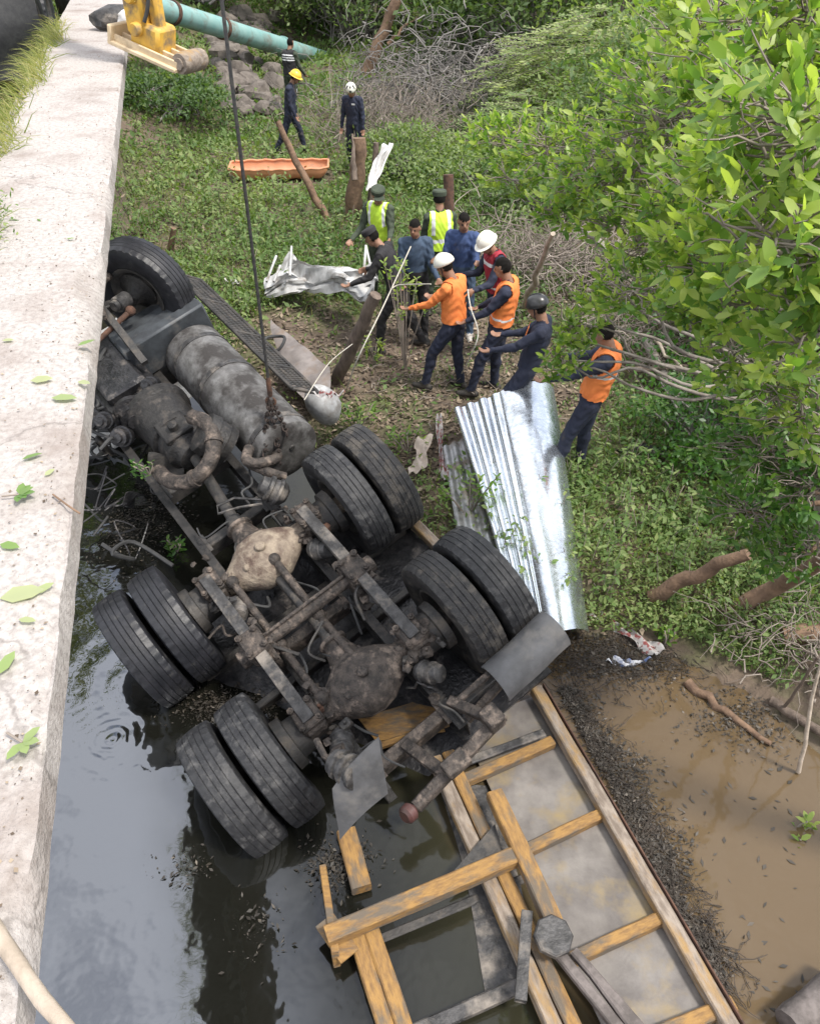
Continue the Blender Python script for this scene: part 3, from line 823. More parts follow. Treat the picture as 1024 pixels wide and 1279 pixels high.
mb = MB(); mb.tube(smooth_path(ex), .072, 16); 
for q in (.3, .62):
    p = smooth_path(ex); i = int(q * 40); mb.lathe(p[i] - (p[i + 1] - p[i]).normalized() * .02, p[i + 1] - p[i], [(0, .07), (0, .085), (.04, .085), (.04, .07)], 16)
tb(mb, 'exhaust_pipe', M['mudsteel'])
mb = MB(); mb.tube(smooth_path([t(2.5, .52, .2), t(2.36, .42, .24), t(2.28, .5, .2), t(2.3, .66, .1), t(2.45, .72, 0)]), .05, 12); mb.tube(smooth_path([t(2.42, .44, .1), t(2.2, .52, .12), t(2.12, .62, .02)]), .045, 12)
tb(mb, 'exhaust_pipe', M['mudsteel'])
mb = MB()
mb.box(t(4.45, -.02, -.05), (1.1, .62, .45), None, .05, .01); mb.box(t(4.5, -.02, .22), (.95, .44, .14), None, .04, .008)
mb.lathe(t(3.88, -.1, .10), t(-1, -.2, .2), [(0, .2), (.06, .2), (.07, .15), (.14, .14), (.15, .08), (.2, .08)], 22)
for k in range(6): mb.cyl(t(4.05 + .16 * k, -.36, .08), t(4.05 + .16 * k, -.40, .16), .04, 10)
tb(mb, 'engine_block', M['oily'])
for (x, y, h, r, L_) in ((3.9, -.34, .18, .09, .2), (4.1, -.45, .12, .12, .16), (3.75, -.30, .02, .11, .2), (4.3, -.5, .05, .08, .3), (4.0, .25, .16, .08, .25)):
    mb = MB(); mb.lathe(t(x, y, h), t(-.5, -.4, .6), [(0, r * .6), (.02, r), (L_ * .4, r), (L_ * .42, r * .8), (L_ * .8, r * .8), (L_ * .82, r * .5), (L_, r * .45)], 18); tb(mb, 'engine_accessory', M['oily'])
for k in range(9):
    p0 = t(random.uniform(3.6, 4.9), random.uniform(-.6, .3), random.uniform(0, .25)); 
    pts = [p0 + Vector((random.uniform(-.1, .1) + .09 * i, random.uniform(-.08, .08), random.uniform(-.06, .09))) for i in range(5)]
    mb = MB(); mb.tube(smooth_path(pts, 20), .018, 8); tb(mb, 'hose', M['rubber'])
fy, fh = -FW.y, FW.z
def q_(dx, dy, dh): return t(FW.x + dx, fy + dy, fh + dh)
mb = MB()
fa = [q_(0, -.10, 0), q_(.0, -.35, .02), q_(.0, -.55, .08), q_(.0, -1.4, -.1), q_(.05, -2.0, -.35)]
for a, c in zip(fa, fa[1:]): mb.beam(a, c, .10, .12, (1, 0, 0), .015)
mb.lathe(q_(.08, .02, 0), t(-.5, -.87, 0), [(-.06, .22), (.03, .235), (.10, .23), (.12, .19), (.17, .10), (.24, .07)], 28)
fax = tb(mb, 'front_axle', M['blacksteel'])
mb = MB(); mb.cyl(q_(-.12, -.22, .10), q_(-.20, -.36, .15), .085, 18); mb.cyl(q_(-.19, -.345, .148), q_(-.22, -.40, .165), .06, 16); tb(mb, 'brake_chamber', M['greysteel'], fax)
mb = MB(); mb.tube([q_(.15, -.25, .25), q_(.05, -.45, .22), q_(-.35, -.55, .2)], .03, 10); mb.ball(q_(.15, -.25, .25), .05, 10, 6); tb(mb, 'steering_arm', M['mudsteel'], fax)
mb = MB(); mb.tube([q_(-.3, -.28, .08), q_(-.42, -.75, .06), q_(-.45, -1.3, -.05)], .028, 10); mb.ball(q_(-.3, -.28, .08), .055, 10, 6); tb(mb, 'tie_rod', M['rust'], fax)
mb = MB(); mb.tube(smooth_path([q_(-.9, -.5, -.1), q_(-.4, -.5, .1), q_(0, -.5, .15), q_(.4, -.5, .1), q_(.9, -.5, -.12)], 16), .05, 4); tb(mb, 'leaf_spring', M['darksteel'])
# crushed cab under the front of the frame
def cab(u, v):
    x = 4.9 + 2.1 * u; an = v * math.pi
    q = t(x, 1.22 * math.cos(an) * (1 - .06 * math.sin(u * 5)), -.42 - .75 * max(0, math.sin(an)) ** .6)
    return q + Vector((nz(q, 2.3), nz(q, 2.9, 4), nz(q, 2.1, 8))) * .12
mb = MB(); mb.grid(cab, 26, 26, .02); cabo = tb(mb, 'crushed_cab', M['whitepaint'])
# torn cab side panel thrown out towards the bank
pc = [TM.inverted() @ p for p in (G(340, 404, .60), G(360, 418, .64), G(413, 462, .60), G(414, 484, .52), G(392, 512, .40), G(352, 470, .45))]
def panel(u, v):
    u2 = u - .04 * math.sin(v * 7) * (1 - u); q = pc[0].lerp(pc[2], u2).lerp(pc[5].lerp(pc[4], u2), v + .06 * nz((u * 4, 0, 0), 1) * (1 - v))
    q = q + (pc[1] - pc[0]) * .35 * math.sin(v * math.pi) * u
    return q + Vector((0, 0, .05 * nz(q, 4) + .04 * (1 - v)))
mb = MB(); mb.grid(panel, 18, 12, .012); tb(mb, 'door_panel', M['panelgrey'])
mb = MB(); c1 = G(404, 506, .72)
mb.v = []; mb.ball(TM.inverted() @ c1, (.25, .18, .24), 22, 14, lump=.10, sc=1.2); tb(mb, 'washer_tank', M['whitepaint'])
mb = MB(); c1 = TM.inverted() @ G(343, 428, .72); 
ringpts = [c1 + Vector((.14 * math.cos(a), .14 * math.sin(a), .03 * math.sin(2 * a))) for a in np.linspace(0, 2 * math.pi, 26)]
mb.tube(ringpts, .02, 8, cap=False); tb(mb, 'hose_loop', M['rubber'])

# ------------------------------------------------------------------ lifting tackle
_q = TM @ t(2.40, .78, .30); HX = PD(338, 498, (_q - CO).dot(CF)) - Vector((0, 0, .68))
M['chain'] = mat('chain', (.045, .03, .024), (.022, .017, .015), .8, .2, scale=30)
hoist = thing('crane_cable', 'thin dark steel crane cable hanging straight down to the wreck', 'cable', HX + Vector((0, 0, .75)))
mb = MB(); mb.tube([HX + Vector((0, 0, .72)), HX + Vector((.01, .01, 5)), HX + Vector((0, 0, 13.2 - HX.z))], .014, 8); mb.build('wire_rope', M['cable'], hoist)
mb = MB(); mb.lathe(HX + Vector((0, 0, .70)), (0, 0, 1), [(0, .016), (.02, .024), (.16, .024), (.2, .016)], 12)
hk = [HX + Vector((.04 * math.cos(a), 0, .65 + .045 * math.sin(a))) for a in np.linspace(rad(120), rad(420), 16)]
mb.tube(hk, [.015] * 10 + [.014, .013, .012, .010, .008, .006], 10); mb.build('hook', M['rust'], hoist)
chain = thing('lifting_chain', 'rusty link chain slung from the crane cable around the tank end', 'chain', HX)
lm = MB()
lp = [Vector((.022 * math.cos(a), 0, .024 * math.sin(a) + (.020 if math.sin(a) >= 0 else -.020))) for a in np.linspace(0, 2 * math.pi, 17)]
lm.tube(lp, .0095, 6, cap=False)
link_me = lm.build('link', M['chain'], None, local=True); me_link = link_me.data; bpy.data.objects.remove(link_me)
def run_chain(p0, p1, p2=None):
    pts = smooth_path([p0, p1] if p2 is None else [p0, p1, p2], 60)
    acc, last, k = 0, pts[0], 0
    for a, c in zip(pts, pts[1:]):
        acc += (c - a).length
        while acc >= .058:
            acc -= .058
            d = (c - a).normalized(); rot = d.to_track_quat('Z', 'Y').to_matrix().to_4x4() @ Matrix.Rotation(rad(90) * (k % 2), 4, 'Z')
            link('link', me_link, chain, local=ROOTM[chain.name].inverted() @ Matrix.Translation(c) @ rot); k += 1
for (dx, dy, ex_) in ((0, 0, TM @ t(2.24, .66, .06)), (.035, .0, TM @ t(2.34, .86, .24)), (-.035, 0, TM @ t(2.36, .60, .16))):
    run_chain(HX + Vector((dx * .15, dy * .15, .68)), HX.lerp(ex_, .5) + Vector((dx, dy, .25)), ex_)

# ------------------------------------------------------------------ caked mud, clamps and odd brackets over the running gear
mb = MB()
for k in range(120):
    ax0 = random.choice((0.0, TA)); mode = random.random()
    if mode < .45:
        yy = random.choice((-1, 1)) * random.uniform(.28, .62); p = t(ax0 + random.gauss(0, .09), yy, random.uniform(.06, .22))
    elif mode < .7: p = t(TA / 2 + random.gauss(0, .10), random.choice((-1, 1)) * random.uniform(.36, .60), random.uniform(.08, .27))
    else: p = t(random.uniform(-.7, 2.0), random.choice((-.4, .4)) + random.gauss(0, .05), random.uniform(-.08, -.03))
    r_ = random.uniform(.010, .032); mb.ball(p - Vector((0, 0, .01)), (r_ * 1.9, r_ * 1.5, r_ * .6), 8, 5, Matrix.Rotation(random.uniform(0, 3), 3, 'Z'), lump=.8, sc=2.2)
o = tb(mb, 'mud_clods', M['mudsteel'], ang=50); o['kind'] = 'stuff'
for k in range(26):
    x0 = random.choice((0.0, TA)) + random.gauss(0, .16); sg = random.choice((-1, 1)); y0 = sg * random.uniform(.26, .66)
    mb = MB(); rr = Matrix.Rotation(random.uniform(-.8, .8), 3, 'Z') @ Matrix.Rotation(random.uniform(-.5, .5), 3, 'X')
    c = t(x0, y0, random.uniform(-.02, .16)); mb.box(c, (random.uniform(.05, .14), random.uniform(.04, .12), random.uniform(.03, .09)), rr, .012, .004)
    mb.cyl(c - Vector((0, 0, .05)), c + Vector((0, 0, .07)), .014, 8); tb(mb, 'bracket', M[random.choice(('mudsteel', 'darksteel', 'greysteel', 'rust'))])
for k in range(16):
    a = t(random.uniform(-.5, 2.1), random.uniform(-.45, .45), random.uniform(-.1, .1)); c = a + Vector((random.uniform(-.5, .5), random.uniform(-.4, .4), random.uniform(-.1, .1)))
    pts = [a, a.lerp(c, .35) + Vector((random.uniform(-.1, .1), random.uniform(-.1, .1), .08)), a.lerp(c, .7) + Vector((random.uniform(-.1, .1), random.uniform(-.1, .1), .02)), c]
    mb = MB(); mb.tube(smooth_path(pts, 18), random.choice((.008, .011, .015)), 6); tb(mb, 'air_hose', M[random.choice(('rubber', 'rubber', 'mudsteel', 'darksteel'))])
# wreck debris between the engine and the water: bent sheet, ducts, wiring
for k in range(22):
    a = t(random.uniform(2.2, 4.4), random.uniform(-1.15, -.1), random.uniform(-.6, -.2))
    if k % 3 == 0:
        q0, q1 = Vector((random.gauss(0, .22), random.gauss(0, .22), random.gauss(0, .08))), Vector((random.gauss(0, .14), random.gauss(0, .14), random.gauss(0, .12)))
        mb = MB(); mb.grid(lambda u, v: a + q0 * u + q1 * v + Vector((0, 0, .07 * math.sin(u * 5 + k) * math.cos(v * 4))), 10, 8, .006); tb(mb, 'torn_sheet', M[random.choice(('oily', 'darksteel', 'box_grey', 'oily'))])
    else:
        pts = [a + Vector((random.gauss(0, .10) + .07 * i, random.gauss(0, .12), random.gauss(0, .07))) for i in range(6)]
        mb = MB(); mb.tube(smooth_path(pts, 26), random.choice((.008, .012, .02)), 6); tb(mb, 'loose_hose', M[random.choice(('rubber', 'oily'))])
# ================================================================== upturned truck bed (yellow steel underframe)
bed = thing('truck_bed', 'upturned truck bed with yellow steel cross members half sunk in water', 'truck bed', G(690, 1100, 0))
def wbeam(name, a, c, w, h, m, up=(0, 0, 1), extra=None, parent=bed):
    a, c = Vector(a), Vector(c); x_ = (c - a); ln = x_.length; x_.normalize(); y_ = Vector(up).cross(x_).normalized(); z_ = x_.cross(y_)
    fm = Matrix((x_, y_, z_)).transposed().to_4x4(); fm.translation = (a + c) / 2
    mb = MB(); n_ = max(2, int(ln / .12)); vs, fs = [], []
    off_ = random.uniform(0, 50); ch = .010
    sec = [(-w / 2 + ch, -h / 2), (w / 2 - ch, -h / 2), (w / 2, -h / 2 + ch), (w / 2, h / 2 - ch), (w / 2 - ch, h / 2), (-w / 2 + ch, h / 2), (-w / 2, h / 2 - ch), (-w / 2, -h / 2 + ch)]
    for i in range(n_ + 1):
        xx = -ln / 2 + ln * i / n_
        for (yy, zz) in sec: vs.append((xx, yy + .004 * nz((xx * 4, yy * 30, zz * 30), 1, off_) + .006 * nz((xx, 0, 0), 1.5, off_), zz + .004 * nz((xx * 4, yy * 30, zz * 30), 1, off_ + 9) + .005 * nz((xx, 3, 0), 1.5, off_)))
    for i in range(n_):
        for k in range(8): fs.append((i * 8 + k, i * 8 + (k + 1) % 8, (i + 1) * 8 + (k + 1) % 8, (i + 1) * 8 + k))
    fs += [tuple(range(8)), tuple(n_ * 8 + k for k in range(8))]
    mb.add(vs, fs); o = mb.build(name, m, None, local=True, ang=30); o.parent = parent; o.matrix_basis = rootm(parent).inverted() @ fm
    return o
rA, rB = G(669, 862, .15), G(909, 1279, .13); rB2 = rB + (rB - rA) * .55
rail = wbeam('side_rail', rA, rB2, .095, .10, M['railsteel'])
mb = MB(); off = Vector((.062, .022, -.02)); mb.beam(rA + off, rB2 + off, .012, .15, (0, 0, 1), .002)
mb.build('edge_lip', M['rust'], rail).matrix_parent_inverse = rail.matrix_basis.inverted()
for q in np.linspace(.07, .6, 9):
    mb = MB(); p = rA.lerp(rB2, q) + off; mb.lathe(p - Vector((.006, .002, 0)), (.95, .33, 0), [(0, .018), (.022, .018), (.026, .012)], 8); mb.build('bolt', M['rust'], rail).matrix_parent_inverse = rail.matrix_basis.inverted()
for a, c, w in (((690, 928), (560, 984), .085), ((749, 1020), (640, 1072), .08), ((826, 1148), (705, 1204), .08), ((915, 1256), (800, 1303), .09)):
    A_, C_ = G(*a, .105), G(*c, .085); wbeam('cross_member', A_, C_, w, .085, M['yellowsteel'])
wbeam('cross_member', G(679, 916, .14), G(556, 962, .13), .07, .03, M['greysteel'])
# floor plates between the cross members, seen from underneath
dv = (rB - rA).normalized(); cv = Vector((-.92, -.39, 0))
cmt = [(G(*q, .1) - rA).dot(dv) for q in ((690, 928), (749, 1020), (826, 1148), (915, 1256))]
bays = list(zip([0.0] + [q + .004 for q in cmt], [q - .004 for q in cmt] + [cmt[-1] + .9]))
for k, (a, c) in enumerate(bays):
    def plate(u, v, a=a, c=c, k=k):
        p = rA + dv * (a + (c - a) * u) + cv * (.03 + .66 * v); p.z = .055 - .02 * v + .006 * nz(p, 3.5, k) + .004 * nz(p, 11, k)
        return p
    mb = MB(); mb.grid(plate, 14, 14, .012); mb.build('floor_plate', M['bedplate'], bed)
# central twin beam
c0, c1_ = G(551, 946, .13), G(706, 1290, .11)
side = Vector((.9, .4, 0)).normalized()
for o_, m_, w_ in ((-.055, 'railsteel', .10), (.055, 'yellowsteel', .095)):
    wbeam('centre_beam', c0 + side * o_, c1_ + side * o_ + (c1_ - c0) * .4, w_, .09, M[m_])
# raised yellow T frame
wbeam('upright_beam', G(617, 992, .30), G(694, 1160, .26), .115, .10, M['yellowsteel'])
wbeam('arm_beam', G(655, 1066, .27), G(408, 1172, .22), .115, .10, M['yellowsteel'])
mb = MB(); q = G(690, 1170, .30); mb.lathe(q - Vector((0, 0, .03)), (.1, -.1, 1), [(0, .10), (.012, .125), (.05, .125), (.06, .115)], 8); mb.build('end_cap', M['greysteel'], bed)
q = [G(563, 1093, .2), G(618, 1030, .22), G(628, 1068, .2)]
mb = MB(); mb.add(q + [p - Vector((0, 0, .012)) for p in q], [(0, 1, 2), (5, 4, 3), (0, 3, 4, 1), (1, 4, 5, 2), (2, 5, 3, 0)]); mb.build('gusset', M['darksteel'], bed, smooth=False)
# left bracket and left beam
wbeam('left_beam', G(432, 1040, .03), G(452, 1112, .06), .14, .08, M['yellowsteel'])
l0, l1 = G(452, 1165, .09), G(492, 1285, .06)
for o_ in (-.055, .055): wbeam('left_beam', l0 + Vector((o_, .02, 0)), l1 + Vector((o_, .02, 0)) + (l1 - l0) * .6, .10, .08, M['yellowsteel'])
mb = MB(); mb.beam(G(404, 1090, .05), G(420, 1200, .13), .05, .18, (0, 0, 1), .006); mb.beam(G(405, 1150, .16), G(437, 1196, .14), .14, .02, (0, 0, 1), .004); mb.build('bracket', M['yellowsteel'], bed)
wbeam('cross_member', G(505, 1296, .06), G(650, 1232, .08), .085, .07, M['greysteel'])
wbeam('cross_member', G(440, 1190, -.02), G(700, 1080, .0), .06, .06, M['darksteel'])
# hollow square tube lying on the beam
mb = MB(); a, c = G(658, 1140, .30), G(650, 1252, .24)
d_ = (c - a).normalized(); s_ = d_.cross(Vector((0, 0, 1))).normalized(); u_ = s_.cross(d_)
for sx, sy, w_, h_ in ((1, 0, .006, .07), (-1, 0, .006, .07), (0, 1, .058, .006), (0, -1, .058, .006)):
    mb.beam(a + s_ * .032 * sx + u_ * .032 * sy, c + s_ * .032 * sx + u_ * .032 * sy, w_, h_, u_, .001)
mb.build('square_tube', M['greysteel'], bed)
# tan deck panel under the rear axle
qa = [G(448, 900, .10), G(540, 872, .16), G(556, 915, .14), G(470, 928, .08)]
mb = MB(); mb.grid(lambda u, v: qa[0].lerp(qa[1], u).lerp(qa[3].lerp(qa[2], u), v), 6, 4, .02); mb.build('deck_panel', M['yellowsteel'], bed)
wbeam('cross_member', G(470, 934, .10), G(560, 905, .15), .05, .05, M['yellowsteel'])
# curved sheet lying just awash inside the frame
def awash(u, v):
    a = G(548 + 62 * u + 6 * math.sin(u * 4), 985 + 255 * u, .0); p = a + Vector((.40 * v, .02 * v, 0))
    p.z = .035 - .10 * abs(v - .42) ** 1.5 + .006 * nz(p, 5) - .03 * u * (v > .9)
    return p
mb = MB(); mb.grid(awash, 24, 10, .008); mb.build('curved_panel', M['greysteel'], bed)
for k, (a, c, w_) in enumerate((((692, 1186), (792, 1310), .07), ((716, 1190), (812, 1300), .06), ((732, 1208), (800, 1300), .05))):
    tm_ = thing('weathered_timber', ['thick grey weathered timber end lying against the steel end cap', 'middle grey weathered timber lying between two others on the bed', 'thin grey weathered timber beside the floor plate'][k], 'timber', G(*a, .2), 'timbers lying on the truck bed')
    wbeam('plank', G(*a, .22), G(*c, .20), w_, .055, M['oldwood'], parent=tm_)

# ================================================================== galvanised sheets
def galv_sheet():
    o = MB()
    top = [G(567, 511, .80), G(622, 492, .98), G(691, 484, .95)]
    bot = [G(645, 768, .24), G(682, 797, .24), G(735, 792, .10)]
    def f(u, v):
        w = u
        def sec(p):
            if w < .36:
                k = w / .36; q = p[0].lerp(p[1], k)
                q = q + Vector((-.25, -.2, .95)) * (.024 * max(-.6, min(.6, 1.2 * math.sin(k * math.pi * 2 * 3.5))))
            else:
                k = (w - .36) / .64; q = p[1].lerp(p[2], k)
                q = q + Vector((.1, -.35, .93)) * (.15 * max(0, math.sin(k * math.pi)) ** .7)
            return q
        a, c = sec(top), sec(bot)
        q = a.lerp(c, v)
        q.z += .05 * math.sin(v * math.pi) + .006 * nz(q, 3.0) + .003 * nz(q, 9)
        return q
    o.grid(f, 90, 50, .003)
    return o
sh1 = galv_sheet().build('galvanised_sheet', M['galv'], ang=60)
tag(sh1, 'large shiny galvanised roofing sheet curled along one side', 'metal sheet', 'galvanised sheets on the bank')
def corr(c0, c1, c2, c3, nfl, amp, nm, lab):
    mb = MB()
    def f(u, v):
        q = c0.lerp(c1, u).lerp(c3.lerp(c2, u), v); q.z += amp * math.sin(u * nfl * 2 * math.pi) + .03 * nz(q, 2.5); return q
    mb.grid(f, nfl * 10, 14, .003); o = mb.build(nm, M['galv_dull'], ang=60); return tag(o, lab, 'metal sheet', 'galvanised sheets on the bank')
corr(G(553, 560, .52), G(585, 545, .52), G(628, 690, .34), G(575, 690, .34), 3, .016, 'galvanised_sheet', 'small bent corrugated sheet tucked between the rear tyres and the large sheet')

# ================================================================== crane truck on the bridge
crane = thing('crane_truck', 'yellow crane truck on the bridge with its outrigger foot on the kerb', 'crane truck', bpt(12.8, 2.4, 3.2))
pc_ = G(196, 70, 4.05)
padR = Matrix.Rotation(rad(-28), 3, 'Z') @ Matrix.Rotation(rad(14), 3, 'Y')
mb = MB()
mb.box(pc_ + Vector((0, 0, .03)), (.80, .44, .04), padR, .01)
for yy in (-.17, -.06, .06, .17): mb.box(pc_ + padR @ Vector((.0, yy, .075)), (.78, .025, .06), padR, .006)
mb.box(pc_ + padR @ Vector((-.38, 0, .11)), (.05, .44, .14), padR, .01)
pad = mb.build('outrigger_foot', M['palepad'], crane)
mb = MB(); e0 = pc_ + padR @ Vector((.40, -.16, .09)); e1 = pc_ + padR @ Vector((.40, .16, .09))
mb.lathe(e0, e1 - e0, [(0, .05), (0, .085), (.05, .095), (.27, .095), (.32, .085), (.32, .05)], 22); mb.lathe(e0 - (e1 - e0).normalized() * .02, e1 - e0, [(0, .05), (.36, .05)], 12)
mb.build('roller', M['railsteel'], pad)
mb = MB()
lg = pc_ + Vector((-.02, 0, 0)); legR = Matrix.Rotation(rad(-28), 3, 'Z')
mb.box(lg + Vector((.02, 0, .16)), (.34, .28, .26), padR, .03)
mb.box(lg + Vector((-.06, 0, .55)), (.22, .22, .70), legR, .02)
mb.box(lg + Vector((-.06, 0, 1.25)), (.34, .34, .9), legR, .02)
for zz in (.24, .50): mb.lathe(lg + legR @ Vector((-.02, -.20, zz)), legR @ Vector((0, 1, 0)), [(0, .05), (.02, .06), (.38, .06), (.40, .05)], 14)
mb.box(lg + legR @ Vector((.12, 0, .42)), (.10, .12, .55), legR, .02)
leg = mb.build('outrigger_leg', M['yellowpaint'], crane)
mb = MB(); mb.tube(smooth_path([lg + Vector((.1, -.1, 1.6)), lg + Vector((.14, -.14, 1.0)), lg + Vector((.08, -.16, .5)), lg + Vector((.0, -.15, .3))], 16), .018, 8); mb.build('hydraulic_hose', M['rubber'], leg)
mb = MB(); mb.beam(lg + Vector((-.1, 0, .86)), bpt(13.0, 2.2, 4.7), .24, .26, (0, 0, 1), .02); mb.build('outrigger_beam', M['yellowpaint'], crane)
mb = MB(); mb.box(bpt(15.6, 2.5, 3.95), (6.5, 1.5, .30), BR, .03); mb.box(bpt(15.6, 2.5, 4.5), (6.4, 2.3, .7), BR, .05); mb.build('chassis', M['darksteel'], crane)
tmesh = tyre_me['tyre_wet']; rme = tyre_me['rim']
for s_, u_ in ((12.9, 1.35), (14.2, 1.35), (12.9, 3.5), (14.2, 3.5), (18.0, 1.35)):
    w = bpy.data.objects.new('wheel', None); COL.objects.link(w); w.parent = crane
    w.matrix_basis = ROOTM[crane.name].inverted() @ Matrix.Translation(bpt(s_, u_, 3.72)) @ Matrix((BD, BN, Vector((0, 0, 1)))).transposed().to_4x4()
    link('tyre', tmesh, w); link('rim', rme, w)
mb = MB(); mb.grid(lambda u, v: bpt(12.28 + .03 * math.sin(v * 18), 1.15 + 2.4 * v, 3.22 + 1.35 * u) + BD * (.05 * math.sin(u * 9 + v * 4)), 20, 30, .01); mb.build('mud_curtain', M['rubber'], crane)
crate_ = thing('cloth_bundle', 'grey and white cloth bundle beside the crane outrigger foot', 'bundle', G(150, 22, 4.0))
mb = MB(); mb.ball(G(150, 24, 4.10), (.30, .2, .14), 18, 10, lump=.35, sc=2.2); mb.build('grey_sack', M['greysteel'], crate_)
mb = MB(); mb.ball(G(166, 24, 4.16), (.16, .12, .10), 16, 9, lump=.4, sc=2.5); mb.build('white_sack', M['whitecloth'], crate_)

# ================================================================== pipe, rocks
pA, pB = PD(190, 8, 19.2), PD(424, 80, 27)
pd_ = (pB - pA).normalized()
pipe = thing('teal_pipe', 'long teal water pipe crossing behind the rescuers', 'pipe', pB)
mb = MB(); mb.tube([pA - pd_ * 3, pA, pA.lerp(pB, .5), pB], .245, 22); mb.build('pipe_body', M['tealpipe'], pipe)
for q in (.08, .30, .62, .97):
    mb = MB(); mb.lathe(pA.lerp(pB, q), pd_, [(-.05, .24), (-.05, .28), (.05, .28), (.05, .24)], 22); mb.build('flange', M['rust'] if q < .5 else M['tealpipe'], pipe)
mb = MB(); mb.tube([pB, pB + pd_ * 1.6], .15, 14); mb.build('end_pipe', M['greysteel'], pipe)
rock_protos = []
for k in range(6):
    mb = MB(); mb.ball((k * 3.1, 0, 0), (.5, .42, .36), 9, 6, lump=.5, sc=1.6)
    for p in mb.v: p.x -= k * 3.1
    o = mb.build('boulder', M['rock'], None, local=True, ang=25); rock_protos.append(o.data); bpy.data.objects.remove(o)
rk = 0
for k in range(75):
    px, py = random.uniform(262, 345), random.uniform(22, 142)
    if px < 262 + (py - 22) * .15 or px > 352 - max(0, 60 - py) * .2: continue
    # the slope surface behind the meadow
    r_ = ray(px, py); tt = 14.0
    while tt < 45:
        p = CO + r_ * tt
        if p.z < gz(p.x, p.y) + .05: break
        tt += .12
    if tt >= 45: continue
    sc_ = random.uniform(.35, .95)
    o = link('boulder', rock_protos[k % 6], local=Matrix.Translation((p.x, p.y, gz(p.x, p.y) + .12 * sc_)) @ Matrix.Rotation(random.uniform(0, 6), 4, 'Z') @ Matrix.Rotation(random.uniform(-.6, .6), 4, 'X') @ Matrix.Scale(sc_, 4))
    tag(o, 'brown grey boulder in the rubble heap below the teal pipe', 'boulder', 'boulders below the pipe'); rk += 1

# ================================================================== basket stretcher
sc0 = G(350, 221, .44); sR = Matrix.Rotation(rad(4), 3, 'Z')
st = thing('basket_stretcher', 'orange plastic basket stretcher lying in the green weeds', 'stretcher', sc0)
def hull(u, v):
    x = -1.0 + 2.0 * u; w = .32 * (1 - abs(2 * u - 1) ** 6 * .25) ; e_ = abs(2 * u - 1) ** 10
    s_ = (v - .5) * 2
    prof = abs(s_) ** 5
    return sc0 + sR @ Vector((x, w * math.copysign(min(1, abs(s_) * 1.15), s_) * (1 + .1 * prof), .02 + .22 * max(prof, e_) + .01 * math.sin(u * 40)))
mb = MB(); mb.grid(hull, 40, 24, .014); sb = mb.build('shell', M['orangeplastic'], st)
rimp = [hull(u, 0) for u in np.linspace(0, 1, 24)] + [hull(1, v) for v in np.linspace(0, 1, 10)] + [hull(u, 1) for u in np.linspace(1, 0, 24)] + [hull(0, v) for v in np.linspace(1, 0, 10)]
mb = MB(); mb.tube(rimp, .022, 8, cap=False); mb.build('rim', M['orangeplastic'], st)
for yy in (-.1, .1):
    mb = MB(); mb.beam(sc0 + sR @ Vector((-.8, yy, .055)), sc0 + sR @ Vector((.8, yy, .055)), .05, .03); mb.build('rib', M['orangeplastic'], st)

# ================================================================== crumpled white body panel
def lerp4(pts, u):
    f_ = u * (len(pts) - 1); k = min(int(f_), len(pts) - 2); return pts[k].lerp(pts[k + 1], f_ - k)
upE = [PD(336, 352, 11.9), PD(360, 318, 12.2), PD(382, 328, 12.0), PD(420, 338, 11.3), PD(450, 338, 11.1), PD(474, 326, 11.0)]
loE = [PD(332, 368, 11.9), PD(360, 366, 11.7), PD(385, 360, 11.6), PD(425, 360, 11.0), PD(448, 374, 10.8), PD(466, 370, 10.8)]
def ridge(q, s_, o_): return abs(nz(q, s_, o_)) * 2 - .5
def crum(u, v):
    q = lerp4(upE, u).lerp(lerp4(loE, u), v); w = (u * 2.4, v * 6.5, .3)
    return q + Vector((nz(w, 1.3) * .05, ridge(w, 1.1, 3) * .16, ridge(w, 1.0, 6) * .13)) + Vector((nz(q, 9), nz(q, 10, 4), nz(q, 9, 7))) * .012 + Vector((0, -.12, .03)) * math.sin(v * math.pi)
cru = thing('crumpled_panel', 'crumpled white vehicle body panel lying on the weeds', 'wreckage', (-1.3, 11, gz(-1.3, 11)))
mb = MB(); mb.grid(crum, 70, 34, .006); mb.build('skin', M['whitepaint'], cru, ang=24)
def crum2(u, v):
    q = lerp4(loE, u * .98); q2 = Vector((q.x + .05, q.y - .32, gz(q.x, q.y - .3) + .02)); q = (q + Vector((0, .10, -.04))).lerp(q2, v); w = (u * 3, v * 4, 2.)
    return q + Vector((nz(w, 1.3) * .06, ridge(w, 1.2, 2) * .10, ridge(w, 1.1, 4) * .12))
for a, c in (((362, 345, 11.4), (364, 308, 11.7)), ((333, 352, 11.5), (345, 320, 11.8)), ((342, 352, 11.4), (350, 332, 11.6)), ((454, 345, 10.9), (457, 307, 11.1)), ((457, 308, 11.1), (462, 330, 11.0))):
    mb = MB(); mb.tube([PD(*a), PD(*c)], .018, 8); mb.build('strut', M['whitepaint'], cru)

